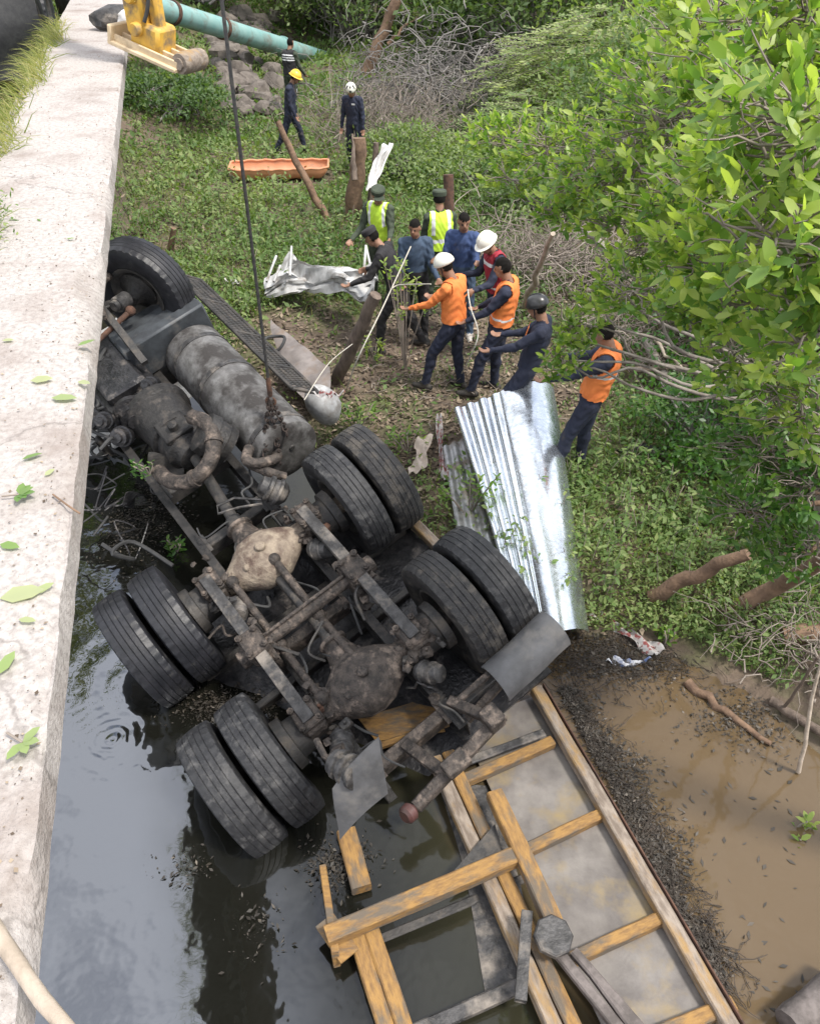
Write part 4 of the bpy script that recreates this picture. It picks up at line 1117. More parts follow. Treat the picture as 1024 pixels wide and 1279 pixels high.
# ================================================================== trunks, poles, logs
def limb(mb, a, c, r0, r1, wob=.05, n=9, seg=9):
    pts = []
    for i in range(n):
        q = i / (n - 1); p = Vector(a).lerp(Vector(c), q)
        if 0 < i: p += Vector((nz((p.x, p.y, i), 1.7), nz((i, p.y, p.z), 1.9, 3), nz((p.x, i, p.z), 1.5, 7))) * wob
        pts.append(p)
    mb.tube(pts, [r0 + (r1 - r0) * i / (n - 1) * 1.0 + r0 * .08 * nz((i, r0 * 9, 1), 1.3) for i in range(n)], seg); return pts
def log(name, label, a, c, r0, r1, m, cat='log', wob=.05, group=None, branches=()):
    t_ = thing(name, label, cat, a, group)
    mb = MB(); pts = limb(mb, a, c, r0, r1, wob); mb.build('trunk', m, t_, ang=70)
    for (q, d, L_, r) in branches:
        mb = MB(); p = pts[int(q * (len(pts) - 1))]; limb(mb, p, p + Vector(d) * L_, r, r * .4, wob); mb.build('branch', m, t_, ang=70)
    return t_
log('leaning_pole', 'dark bare pole leaning past the orange stretcher', G(409, 278, .38), PD(345, 152, 14.0), .075, .05, M['bark_brown'], 'pole', .06)
sp = G(441, 274, .36)
stump = thing('split_stump', 'tall split brown tree stump behind the crumpled panel', 'tree stump', sp)
mb = MB(); limb(mb, sp, PD(449, 172, 13.9), .17, .12, .05, 12, 12); mb.build('trunk', M['bark_brown'], stump, ang=70)
mb = MB(); limb(mb, PD(443, 225, 14.0), PD(440, 166, 13.85), .06, .015, .03); mb.build('splinter', M['bark'], stump)
mb = MB(); limb(mb, G(462, 268, .4), PD(470, 180, 14.3), .10, .05, .06); mb.build('side_stem', M['bark'], stump)
rag = thing('white_tarp', 'crumpled white plastic sheet hanging beside the split stump', 'tarp', PD(470, 225, 14.4))
rp = [PD(484, 180, 14.2), PD(476, 200, 14.2), PD(466, 222, 14.1), PD(462, 236, 14.0)]
mb = MB(); mb.grid(lambda u, v: lerp4(rp, u) + Vector(((v - .5) * (.20 - .05 * u) + .03 * nz((u * 4, v * 3, 0), 1), .08 * math.sin(v * 9 + u * 3), .06 * nz((v * 5, u * 3, 2), 1))), 20, 14, .006); mb.build('sheet', M['whitecloth'], rag)
lt = PD(468, 118, 24); 
lean = thing('bare_leaning_tree', 'bare dark tree trunk leaning behind the white helmeted rescuer', 'tree', (lt.x, lt.y, gz(lt.x, lt.y)))
mb = MB(); limb(mb, (lt.x - .3, lt.y, gz(lt.x, lt.y) - .1), PD(498, -10, 22.5), .20, .13, .10, 10, 10); limb(mb, PD(498, -10, 22.5), PD(515, -130, 22.5), .13, .08, .1); mb.build('trunk', M['bark_brown'], lean, ang=70)
mb = MB(); limb(mb, PD(484, 55, 23.2), PD(520, 20, 23), .06, .02, .1); limb(mb, PD(475, 90, 23.6), PD(445, 110, 23), .05, .015, .1); mb.build('branch', M['bark_brown'], lean)
log('leaning_log', 'stout peeled log leaning from the crumpled panel to the ground', G(420, 478, .32), PD(468, 372, 9.0), .085, .07, M['bark'], 'log', .04)
log('short_stake', 'short dark wooden stake standing in weeds behind the front wheel', G(213, 312, .4), PD(217, 285, 13.3), .06, .045, M['bark_brown'], 'stake', .01)
log('dark_red_post', 'dark red post standing behind the yellow vested man', G(562, 372, .38), PD(560, 218, 11.3), .075, .075, M['redcloth'] if False else M['rust'], 'post', .02)
# ropes held by the rescue team
def rope(label, pts, r=.007, m='rope'):
    mb = MB(); mb.tube(smooth_path([Vector(p) for p in pts], 30), r, 6); o = mb.build('rope', M[m]); return tag(o, label, 'rope', 'ropes at the wreck')
rope('pale rope running from the black clothed man down to the bank', [PD(513, 308, 9.3), PD(480, 380, 8.9), PD(446, 450, 8.5), G(432, 490, .33)])
rope('pale rope looped from the red vest to the orange vest hands', [PD(584, 362, 8.5), PD(588, 385, 8.25), PD(597, 415, 8.0), PD(590, 440, 8.1), G(575, 470, .42)])
rope('taut rope between the orange jacket hand and the black clothed man', [PD(538, 355, 8.5), PD(560, 358, 8.35), PD(500, 356, 9.0)][::2] + [PD(490, 360, 9.0)])
rope('thin slack rope hanging from the leaning log to the wreck', [PD(440, 430, 8.6), PD(410, 455, 8.2), PD(380, 500, 7.6)], .005)
# ================================================================== people
M['navy'] = mat('navy', (.022, .027, .052), (.014, .017, .034), .85, scale=7, bump=.006, bscale=22, dirt=(.10, .082, .066), dlo=.60, dhi=.78, dscale=5)
M['navy2'] = mat('navy2', (.028, .034, .062), (.018, .022, .04), .85, scale=7, bump=.006, bscale=22, dirt=(.10, .082, .066), dlo=.60, dhi=.78, dscale=5)
M['black'] = mat('black', (.015, .014, .016), (.025, .023, .025), .85, scale=7, bump=.006, bscale=22, dirt=(.10, .082, .066), dlo=.60, dhi=.78, dscale=5)
M['olive'] = mat('olive', (.055, .07, .045), (.035, .045, .03), .85, scale=14, bump=.004, bscale=18)
M['blueshirt'] = mat('blueshirt', (.04, .07, .17), (.03, .05, .12), .85, scale=7, bump=.006, bscale=22, dirt=(.10, .082, .066), dlo=.60, dhi=.78, dscale=5)
M['jeans'] = mat('jeans', (.05, .08, .13), (.035, .055, .09), .85, scale=7, bump=.004)
M['orange'] = mat('orange', (.80, .23, .055), (.68, .18, .045), .8, scale=7, bump=.004, bscale=20)
M['redvest'] = mat('redvest', (.36, .025, .045), (.27, .02, .035), .75, scale=7, bump=.004, bscale=20)
M['yellowvest'] = mat('yellowvest', (.55, .80, .05), (.46, .68, .05), .75, scale=7, bump=.003)
M['reflect'] = mat('reflect', (.70, .70, .70), (.6, .6, .6), .5, scale=9)
M['skin'] = mat('skin', (.30, .165, .105), (.24, .125, .08), .55, scale=9)
M['hair'] = mat('hair', (.008, .007, .006), (.014, .012, .011), .95, scale=30, spec=.15)
M['eye'] = mat('eye', (.02, .016, .014), (.03, .024, .02), .3, scale=9)
M['lip'] = mat('lip', (.24, .10, .08), (.2, .085, .07), .5, scale=9)
M['boot'] = mat('boot', (.018, .017, .016), (.05, .042, .034), .7, scale=9)
M['sneaker'] = mat('sneaker', (.5, .47, .44), (.3, .27, .24), .8, scale=9)
M['helmwhite'] = mat('helmwhite', (.78, .76, .68), (.68, .66, .58), .35, scale=5, dirt=(.45, .4, .33), dlo=.6, dhi=.75)
M['helmyellow'] = mat('helmyellow', (.80, .55, .06), (.7, .46, .05), .35, scale=5)
M['helmblack'] = mat('helmblack', (.02, .02, .022), (.04, .04, .04), .3, scale=5)

def ring_tube(mb, rows, seg=14):
    """closed loft through (centre, side axis, fwd axis, rx, ry)"""
    vs, fs = [], []
    for (c, sx, fy, rx, ry) in rows:
        for k in range(seg):
            an = 2 * math.pi * k / seg; vs.append(c + sx * rx * math.cos(an) + fy * ry * math.sin(an))
    n = len(rows)
    for i in range(n - 1):
        for k in range(seg): fs.append((i * seg + k, i * seg + (k + 1) % seg, (i + 1) * seg + (k + 1) % seg, (i + 1) * seg + k))
    fs += [tuple(range(seg))[::-1], tuple((n - 1) * seg + k for k in range(seg))]
    mb.add(vs, fs)
def cone(mb, a, c, r0, r1, seg=12):
    mb.tube([a, a.lerp(c, .33), a.lerp(c, .66), c], [r0, r0 + (r1 - r0) * .3, r0 + (r1 - r0) * .66, r1], seg); mb.ball(a, r0 * .99, seg, 8); mb.ball(c, r1 * .99, seg, 8)

def person(label, x, y, heading, hgt=1.72, lean=6, side=0, twist=0, head=(10, 0), armL=(10, 8, 20), armR=(10, 8, 20), legL=(5, 4, 6), legR=(-5, 4, 6),
           top='navy', pants='navy', sleeve=None, forearm=None, shoes='boot', vest=None, stripes=(), helmet=None, hair=True, cap=None, z0=None, gloves=None, patches=(), hp=None):
    """heading: degrees, 0 faces +Y, positive turns left. arms: (swing forward, out, elbow bend); legs: (swing forward, out, knee bend)"""
    k = hgt / 1.75
    Rz = Matrix.Rotation(rad(heading), 3, 'Z')
    Rl = Matrix.Rotation(rad(-lean), 3, 'X') @ Matrix.Rotation(rad(side), 3, 'Y')
    Rt = Rl @ Matrix.Rotation(rad(twist), 3, 'Z')
    X, Y, Z = Vector((1, 0, 0)), Vector((0, 1, 0)), Vector((0, 0, 1))
    bones = []           # (name, a, b, radius)
    # legs from the hips down; pelvis height from the longest leg
    def legchain(sg, L):
        sw, ou, kn = L
        d1 = Matrix.Rotation(rad(sw), 3, 'X') @ Matrix.Rotation(rad(-sg * ou), 3, 'Y') @ Vector((0, 0, -1))
        d2 = Matrix.Rotation(rad(sw - kn), 3, 'X') @ Matrix.Rotation(rad(-sg * ou * .7), 3, 'Y') @ Vector((0, 0, -1))
        return d1, d2
    lens = [(a * .42 + b_ * .41).z * -k for a, b_ in (legchain(-1, legL), legchain(1, legR))]
    ph = max(lens) + .085 * k + .06 * k
    pel = Vector((0, 0, ph))
    mb = MB()
    chest = pel + Rl @ Vector((0, 0, .30 * k)); sh = pel + Rl @ Vector((0, 0, .47 * k)); neck = pel + Rl @ Vector((0, .01 * k, .535 * k))
    lx, ly = Rl @ X, Rl @ Y; tx, ty = Rt @ X, Rt @ Y
    rows = [(pel - Z * .09 * k, X, Y, .10 * k, .095 * k), (pel - Z * .02 * k, X, Y, .168 * k, .125 * k), (pel + Rl @ Vector((0, 0, .08 * k)), lx, ly, .165 * k, .122 * k),
            (pel + Rl @ Vector((0, 0, .17 * k)), lx, ly, .158 * k, .118 * k), (chest, tx, ty, .175 * k, .125 * k), (pel + Rl @ Vector((0, 0, .40 * k)), tx, ty, .185 * k, .118 * k),
            (sh, tx, ty, .165 * k, .09 * k), (sh + Rl @ Vector((0, 0, .035 * k)), tx, ty, .09 * k, .065 * k)]
    ring_tube(mb, rows, 20)
    bones += [('pelvis', pel - Z * .09 * k, pel + Rl @ Vector((0, 0, .05 * k)), .15 * k), ('torso', pel + Rl @ Vector((0, 0, .12 * k)), sh - Rl @ Vector((0, 0, .04 * k)), .15 * k)]
    # neck and head
    Rh = Rl @ Matrix.Rotation(rad(head[1]), 3, 'Z') @ Matrix.Rotation(rad(-head[0] + lean * .6), 3, 'X')
    hb = neck + Rh @ Vector((0, .02 * k, .06 * k)); hc = hb + Rh @ Vector((0, .02 * k, .085 * k))
    cone(mb, sh, hb, .062 * k, .055 * k); bones += [('neck', sh + Rl @ Vector((0, 0, .05 * k)), hb, .055 * k)]
    mb.ball(hc + Rh @ Vector((0, -.008, .02)) * k, (.076 * k, .094 * k, .10 * k), 18, 12, Rh)
    mb.ball(hc + Rh @ Vector((0, .03, -.05)) * k, (.058 * k, .062 * k, .065 * k), 16, 10, Rh)
    mb.ball(hc + Rh @ Vector((0, .097, -.012)) * k, (.013 * k, .02 * k, .024 * k), 10, 8, Rh)
    for sg in (-1, 1): mb.ball(hc + Rh @ Vector((sg * .077, -.005, -.005)) * k, (.012 * k, .02 * k, .03 * k), 10, 8, Rh)
    bones += [('head', hc - Rh @ Vector((0, 0, .07)) * k, hc + Rh @ Vector((0, 0, .09)) * k, .085 * k)]
    # arms
    for sg, A in ((-1, armL), (1, armR)):
        sw, ou, el = A
        s0 = sh + Rt @ Vector((sg * .165 * k, 0, -.02 * k))
        d1 = Rt @ (Matrix.Rotation(rad(sw), 3, 'X') @ (Matrix.Rotation(rad(-sg * ou), 3, 'Y') @ Vector((0, 0, -1))))
        inw = -sg * 18 if el > 40 else 0
        d2 = Rt @ (Matrix.Rotation(rad(sw + el), 3, 'X') @ (Matrix.Rotation(rad(-sg * ou * .4 - inw * -1 * .6), 3, 'Y') @ Vector((0, 0, -1))))
        e0 = s0 + d1 * .29 * k; w0 = e0 + d2 * .255 * k
        cone(mb, sh + Rt @ Vector((sg * .10 * k, 0, -.015 * k)), s0, .075 * k, .072 * k); cone(mb, s0, e0, .066 * k, .05 * k); cone(mb, e0, w0, .050 * k, .032 * k)
        nm = 'L' if sg < 0 else 'R'
        bones += [('uparm', s0, e0, .06 * k), ('forearm', e0, w0, .042 * k)]
        p1 = w0 + d2 * .09 * k
        sd_ = d2.cross(Rt @ Y); sd_ = sd_.normalized() if sd_.length > .15 else (Rt @ X)
        pl = sd_.cross(d2).normalized()
        rot = Matrix((sd_, pl, d2)).transposed()
        mb.ball(w0 + d2 * .05 * k, (.042 * k, .02 * k, .056 * k), 12, 8, rot)
        bones += [('hand', w0 + d2 * .03 * k, w0 + d2 * .17 * k, .035 * k)]
        for f_, (o_, ln) in enumerate(((-.032, .068), (-.011, .078), (.010, .074), (.031, .058))):
            a = w0 + d2 * .085 * k + sd_ * o_ * k; m1 = a + (d2 * .8 + pl * .45).normalized() * ln * .55 * k; m2 = m1 + (d2 * .35 + pl * .9).normalized() * ln * .5 * k
            mb.tube([a - d2 * .02, a, m1, m2], [.0115 * k, .0115 * k, .0105 * k, .009 * k], 7)
        a = w0 + d2 * .035 * k - sd_ * sg * .035 * k; m1 = a + (d2 * .6 - sd_ * sg * .7 + pl * .3).normalized() * .04 * k; m2 = m1 + (d2 * .9 + pl * .4).normalized() * .03 * k
        mb.tube([a + sd_ * sg * .01, a, m1, m2], [.014 * k, .014 * k, .012 * k, .010 * k], 7)
    # legs
    for sg, Lg in ((-1, legL), (1, legR)):
        d1, d2 = legchain(sg, Lg)
        h0 = pel + Vector((sg * .09 * k, 0, -.06 * k)); k0 = h0 + d1 * .42 * k; a0 = k0 + d2 * .41 * k
        cone(mb, h0, k0, .098 * k, .066 * k); cone(mb, k0, a0, .066 * k, .050 * k)
        mb.ball(k0.lerp(a0, .25) - Y * .012 * k, (.062 * k, .062 * k, .12 * k), 12, 8)
        toe = a0 + Vector((sg * .03 * k, .15 * k, -.05 * k)); heel = a0 + Vector((0, -.055 * k, -.045 * k))
        cone(mb, heel, toe, .044 * k, .036 * k); cone(mb, a0, a0 + Vector((0, .06 * k, -.035 * k)), .05 * k, .045 * k)
        bones += [('thigh', h0, k0, .08 * k), ('shin', k0, a0 + Vector((0, 0, .06 * k)), .055 * k), ('foot', heel, toe, .05 * k), ('foot', a0, heel, .04 * k)]
    me = bpy.data.meshes.new('tmp'); me.from_pydata([p[:] for p in mb.v], [], mb.f); me.validate()
    to = bpy.data.objects.new('tmp', me); COL.objects.link(to)
    md = to.modifiers.new('r', 'REMESH'); md.mode = 'VOXEL'; md.voxel_size = .0125 * k; md.use_smooth_shade = True
    ms = to.modifiers.new('s', 'SMOOTH'); ms.factor = .5; ms.iterations = 3
    dg = bpy.context.evaluated_depsgraph_get(); dg.update()
    body = bpy.data.meshes.new_from_object(to.evaluated_get(dg)); bpy.data.objects.remove(to)
    n = len(body.vertices); co = np.empty(n * 3, np.float32); body.vertices.foreach_get('co', co); co = co.reshape(-1, 3).astype(float)
    no = np.empty(n * 3, np.float32); body.vertices.foreach_get('normal', no); no = no.reshape(-1, 3)
    best = np.full(n, 1e9); cls = np.zeros(n, int); par = np.zeros(n)
    names = [q[0] for q in bones]
    for i, (_, a, c, r) in enumerate(bones):
        a = np.array(a); c = np.array(c); e_ = c - a
        tt = np.clip(((co - a) @ e_) / (e_ @ e_), 0, 1); d = np.linalg.norm(co - a - tt[:, None] * e_, axis=1) / r
        m_ = d < best; best[m_] = d[m_]; cls[m_] = i; par[m_] = tt[m_]
    # cloth folds
    cloth = np.array([names[i] in ('torso', 'uparm', 'forearm', 'thigh', 'shin', 'pelvis') for i in cls])
    w = (np.sin(co[:, 2] * 46 + 5 * np.sin(co[:, 0] * 21 + x * 9) + 3 * np.sin(co[:, 1] * 25)) * np.sin(co[:, 2] * 17 + co[:, 0] * 30 + y))
    co = co + no * (cloth * w * .006)[:, None]
    body.vertices.foreach_set('co', co.astype(np.float32).ravel())
    mats = [M['skin'], M[top], M[pants], M[shoes], M[sleeve or top], M[forearm or sleeve or top], M['eye'], M['lip'], M[gloves] if gloves else M['skin'], M['hair']]
    idx = {'head': 0, 'neck': 0, 'hand': 8, 'torso': 1, 'pelvis': 2, 'uparm': 4, 'forearm': 5, 'thigh': 2, 'shin': 2, 'foot': 3}
    vi = np.array([idx[names[i]] for i in cls])
    hl = (co - np.array(hc)) @ np.array(Rh)        # head-local coordinates
    hd = np.array([names[i] == 'head' for i in cls])
    for sg in (-1, 1): vi[hd & (np.linalg.norm(hl - np.array((sg * .031, .082, .012)) * k, axis=1) < .016 * k)] = 6
    vi[hd & (np.abs(hl[:, 0]) < .026 * k) & (np.abs(hl[:, 2] + .062 * k) < .010 * k) & (hl[:, 1] > .04 * k)] = 7
    if hair: vi[hd & ((hl[:, 2] > .05 * k) | ((hl[:, 1] < .0 * k) & (hl[:, 2] > -.045 * k) & (np.abs(hl[:, 0]) < .085 * k)) )] = 9
    body.materials.clear()
    for m_ in mats: body.materials.append(m_)
    npol = len(body.polygons); ls = np.empty(npol, np.int32); body.polygons.foreach_get('loop_start', ls)
    li = np.empty(len(body.loops), np.int32); body.loops.foreach_get('vertex_index', li)
    pm = vi[li[ls]]; body.polygons.foreach_set('material_index', pm.astype(np.int32)); body.polygons.foreach_set('use_smooth', np.ones(npol, bool)); body.update()
    if hp:
        r_ = ray(*hp); zt = .4 + hc.z + .12 * k
        for _ in range(4):
            p_ = CO + r_ * ((zt - CAMZ) / r_.z); o_ = Rz @ Vector((hc.x, hc.y, 0)); x, y = p_.x - o_.x, p_.y - o_.y; zt = gz(x, y) + hc.z + .12 * k
    z0 = gz(x, y) - .01 if z0 is None else z0
    root = Matrix.Translation((x, y, z0)) @ Rz.to_4x4()
    P = thing('person', label, 'person', mat4=root)
    bo = bpy.data.objects.new('body', body); COL.objects.link(bo); bo.parent = P
    # vest: shell grown off the torso
    tl = (co - np.array(pel)) @ np.array(Rl)
    if vest:
        fv = li.reshape(-1, 4) if len(li) == npol * 4 else np.array([li[s_:s_ + 4] for s_ in ls])
        armd = np.array([names[i] in ('uparm', 'forearm', 'hand', 'head') for i in cls])
        sel = ((tl[:, 2] > .02 * k) & (tl[:, 2] < .545 * k) & ~armd & (np.hypot(tl[:, 0], tl[:, 1] - .01) > .052 * k))
        fsel = sel[fv].all(1); fv = fv[fsel]
        used, inv = np.unique(fv, return_inverse=True); inv = inv.reshape(-1, 4)
        vv = co[used] + no[used] * .014 * k; vin = co[used] + no[used] * .004
        tlu = tl[used]
        vm = MB(); vm.v = [Vector(p) for p in vv] + [Vector(p) for p in vin]; nb = len(used)
        fz = tlu[inv].mean(1) / k
        for q, f_ in zip(fz, inv):
            mi = 0
            for st_ in stripes:
                if st_[0] == 'h' and abs(q[2] - st_[1]) < st_[2]: mi = 1
                if st_[0] == 'v' and abs(abs(q[0]) - st_[1]) < st_[2] and q[2] > .24: mi = 1
            vm.f.append(tuple(int(a) for a in f_)); vm.m.append(mi)
            vm.f.append(tuple(int(a) + nb for a in f_[::-1])); vm.m.append(mi)
        vm.build('vest', [M[vest], M['reflect']], P, local=True, ang=180, recalc=False)
    elif stripes:
        for st_ in stripes: pass
    for (px_, pz_, w_, h_, m_, back) in patches:      # cloth badges sewn on the back or chest
        pb = MB()
        sg = -1 if back else 1
        def pf(u, v): return pel + Rt @ Vector(((px_ + (u - .5) * w_) * k, sg * (.142 - .25 * (px_ + (u - .5) * w_) ** 2 * 4) * k, (pz_ + (v - .5) * h_) * k))
        pb.grid(pf, 6, 4, .004); pb.build('badge', M[m_], P, local=True)
    if helmet:
        hm, kind = helmet
        hb_ = MB(); cc = hc + Rh @ Vector((0, -.006, .028)) * k
        prof = [(.0, .112), (.012, .116), (.04, .114), (.075, .098), (.105, .068), (.120, .035), (.125, .005)]
        vs, fs, seg = [], [], 28
        for inner in (0, 1):
            for (hh, rr) in prof:
                for q in range(seg):
                    an = 2 * math.pi * q / seg; r2 = (rr - .006 * inner) * k
                    brim = 0
                    if hh == 0 and kind == 'brim': brim = .020 * k + .022 * k * max(0, math.sin(an))
                    if hh == 0 and kind == 'round': brim = -.004 * k
                    vs.append(cc + Rh @ Vector(((r2 + brim) * math.cos(an) * .94, (r2 + brim) * math.sin(an) * 1.10, (hh - .004 * inner) * k)))
        npf = len(prof)
        for inner in (0, 1):
            for i in range(npf - 1):
                for q in range(seg):
                    b0 = inner * npf * seg; fs.append((b0 + i * seg + q, b0 + i * seg + (q + 1) % seg, b0 + (i + 1) * seg + (q + 1) % seg, b0 + (i + 1) * seg + q))
        for q in range(seg): fs.append((q, (q + 1) % seg, npf * seg + (q + 1) % seg, npf * seg + q))
        fs.append(tuple((npf - 1) * seg + q for q in range(seg)))
        hb_.add(vs, fs)
        for oy in ((-.02, 0, .02) if kind == 'brim' else (0,)):
            hb_.tube([cc + Rh @ Vector((oy, .116 * math.cos(a), .007 + .122 * math.sin(a))) * k for a in np.linspace(.35, math.pi - .35, 14)], .007 * k, 6)
        ho = hb_.build('helmet', M[hm], P, local=True)
        sb_ = MB(); sb_.tube([cc + Rh @ Vector((sg * .085, .02, -.0)) * k for sg in (-1,)] + [hc + Rh @ Vector((-.07, .035, -.07)) * k, hc + Rh @ Vector((0, .05, -.118)) * k, hc + Rh @ Vector((.07, .035, -.07)) * k, cc + Rh @ Vector((.085, .02, 0)) * k], .006 * k, 6)
        sb_.build('chin_strap', M['black'], ho, local=True)
        if kind == 'climb':
            for an in (-.9, 0, .9):
                vb = MB(); vb.tube([cc + Rh @ Vector((.1 * math.sin(an) , .1 * math.cos(an), .05)) * k, cc + Rh @ Vector((.06 * math.sin(an), .06 * math.cos(an), .112)) * k], .018 * k, 8); vb.build('helmet_vent', M['helmblack'], ho, local=True)
            vb = MB(); vb.box(cc + Rh @ Vector((0, .118, .035)) * k, (.05 * k, .03 * k, .04 * k), Rh, .006); vb.build('head_lamp', M['helmblack'], ho, local=True)
    if cap:
        cb = MB(); cc = hc + Rh @ Vector((0, -.004, .045)) * k
        cb.lathe(cc, Rh @ Z, [(0, .095 * k), (.02 * k, .099 * k), (.055 * k, .10 * k), (.072 * k, .085 * k), (.078 * k, .03 * k)], 24)
        cb.grid(lambda u, v: cc + Rh @ Vector(((u - .5) * .14, .075 + .085 * v * (1 - (2 * u - 1) ** 2 * .4), -.004 - .014 * v)) * k, 10, 6, .004)
        cb.build('cap', M[cap], P, local=True)
    return P
H_ = lambda v: v
def at_head(px, py, h, zg=.4):
    r = ray(px, py); tt = (zg + h - CAMZ) / r.z; p = CO + r * tt; return p.x, p.y
G2 = lambda x, y: (G(x, y, .4).x, G(x, y, .4).y)
S_H = (('h', .16, .022), ('h', .30, .022)); S_HV = (('h', .16, .025), ('v', .105, .022))
# far trio by the stretcher
hp_ = (362, 45); person('man in olive uniform with dark vest standing under the teal pipe', 0, 0, -25, 1.76, lean=4, head=(8, -10), armL=(25, 12, 40), armR=(18, 10, 30), legL=(8, 4, 8), legR=(-8, 4, 5), top='olive', pants='olive', vest='black', stripes=(('h', .33, .012), ('h', .38, .012), ('h', .43, .012)), hp=hp_)
hp_ = (368, 88); person('rescuer in navy uniform and yellow helmet walking behind the orange stretcher', 0, 0, -95, 1.74, lean=8, head=(22, 0), armL=(5, 8, 12), armR=(8, 8, 25), legL=(24, 4, 14), legR=(-20, 4, 12), helmet=('helmyellow', 'brim'), patches=((.0, .42, .10, .05, 'reflect', False),), hp=hp_)
hp_ = (438, 104); person('rescuer in navy uniform and white climbing helmet standing beside the stretcher', 0, 0, 160, 1.70, lean=5, head=(26, 18), armL=(6, 12, 12), armR=(6, 12, 10), legL=(6, 7, 6), legR=(-5, 8, 8), helmet=('helmwhite', 'climb'), patches=((-.07, .40, .07, .03, 'reflect', False),), hp=hp_)
# middle group
hp_ = (472, 232); person('man in olive cap and lime reflective vest behind the crumpled panel', 0, 0, 160, 1.72, lean=6, head=(18, 30), armL=(30, 12, 60), armR=(25, 12, 45), legL=(4, 5, 5), legR=(-4, 5, 5), top='olive', pants='olive', vest='yellowvest', stripes=(('v', .10, .02),), cap='olive', hair=True, hp=hp_)
x, y = G2(486, 436); person('man in all black clothes hauling rope beside the leaning log', x + .12, y, 75, 1.74, lean=22, head=(25, 0), armL=(48, 14, 40), armR=(42, 12, 45), legL=(26, 6, 22), legR=(-16, 6, 12), top='black', pants='black', cap='black')
hp_ = (549, 236); person('man in lime vest and dark cap facing away from the wreck', 0, 0, 10, 1.72, lean=3, head=(5, 0), armL=(14, 10, 30), armR=(16, 10, 40), top='olive', pants='olive', vest='yellowvest', stripes=S_HV, cap='olive', hp=hp_)
hp_ = (580, 264); person('man in blue jacket and jeans watching with folded arms', 0, 0, 165, 1.74, lean=4, head=(12, 20), armL=(28, 8, 85), armR=(26, 8, 85), top='blueshirt', pants='jeans', shoes='sneaker', legL=(4, 5, 4), legR=(-3, 5, 4), hp=hp_)
hp_ = (518, 272); person('person in grey blue shirt half hidden behind the leafy sprig', 0, 0, 185, 1.68, lean=4, head=(10, -20), armL=(20, 8, 50), armR=(16, 8, 40), top='jeans', pants='black', hp=hp_)
# front team
hp_ = (609, 291); person('rescuer in dark red reflective vest and white helmet holding the rope', 0, 0, 110, 1.74, lean=9, head=(28, 15), armL=(40, 10, 55), armR=(30, 10, 60), legL=(14, 6, 14), legR=(-10, 6, 8), top='navy', pants='navy2', vest='redvest', stripes=(('h', .40, .018), ('h', .10, .014)), helmet=('helmwhite', 'brim'), hp=hp_)
hp_ = (556, 319); person('rescuer in orange jacket and white round helmet pulling the rope', 0, 0, 58, 1.72, lean=3, head=(24, 12), armL=(46, 10, 25), armR=(34, 12, 40), legL=(30, 8, 22), legR=(2, 6, 10), top='orange', sleeve='orange', forearm='orange', pants='navy', vest='orange', helmet=('helmwhite', 'round'), hair=True, patches=((.04, .36, .08, .03, 'black', True), (.05, .28, .05, .07, 'black', True)), hp=hp_)
hp_ = (629, 320); person('bareheaded rescuer in orange vest over navy shirt gripping the rope', 0, 0, 72, 1.76, lean=-7, head=(20, 0), armL=(30, 8, 22), armR=(24, 10, 26), legL=(26, 6, 14), legR=(8, 6, 8), top='navy', pants='navy', vest='orange', stripes=(('h', .11, .012),), hp=hp_)
hp_ = (673, 370); person('rescuer in navy with black helmet leaning back on the rope behind the galvanised sheet', 0, 0, 72, 1.72, lean=-13, head=(24, 0), armL=(42, 10, 20), armR=(36, 10, 25), legL=(34, 8, 18), legR=(16, 7, 6), top='navy', pants='navy', helmet=('helmblack', 'round'), patches=((-.04, .38, .14, .14, 'orange', False),), hp=hp_)
hp_ = (757, 400); person('rescuer in navy and orange vest leaning back beside the galvanised sheet under the branches', 0, 0, 66, 1.80, lean=-12, head=(25, 5), armL=(46, 10, 10), armR=(40, 16, 20), legL=(22, 6, 12), legR=(6, 6, 6), top='navy', pants='navy', vest='orange', stripes=(('h', .30, .015),), hp=hp_)
# ================================================================== vegetation
def tubes_arrays(P, Rr, seg=3):
    """P (n,m,3) polylines, Rr (n,m) radii"""
    n, m, _ = P.shape
    Tn = np.gradient(P, axis=1); Tn /= np.linalg.norm(Tn, axis=2, keepdims=True) + 1e-9
    ref = np.where(np.abs(Tn[..., 2:3]) > .9, np.array([1., 0, 0]), np.array([0, 0, 1.]))
    A = np.cross(Tn, ref); A /= np.linalg.norm(A, axis=2, keepdims=True) + 1e-9
    B = np.cross(Tn, A)
    an = np.arange(seg) * 2 * np.pi / seg
    V = P[:, :, None, :] + Rr[:, :, None, None] * (A[:, :, None, :] * np.cos(an)[None, None, :, None] + B[:, :, None, :] * np.sin(an)[None, None, :, None])
    V = V.reshape(-1, 3)
    base = (np.arange(n)[:, None, None] * m + np.arange(m - 1)[None, :, None]) * seg
    k = np.arange(seg)[None, None, :]; k2 = (k + 1) % seg
    q = np.stack([base + k, base + k2, base + seg + k2, base + seg + k], -1).reshape(-1, 4)
    T = np.concatenate([q[:, [0, 1, 2]], q[:, [0, 2, 3]]])
    return V, T
def cat(parts):
    Vs, Ts, b = [], [], 0
    for V, T in parts:
        Vs.append(V); Ts.append(T + b); b += len(V)
    return np.concatenate(Vs), np.concatenate(Ts)
def wander(a, c, n, wob):
    """n noisy polylines from arrays a to c with 5 points"""
    q = np.linspace(0, 1, 5)[None, :, None]
    P = a[:, None, :] * (1 - q) + c[:, None, :] * q
    P[:, 1:] += rng.normal(size=(len(a), 4, 3)) * wob
    return P

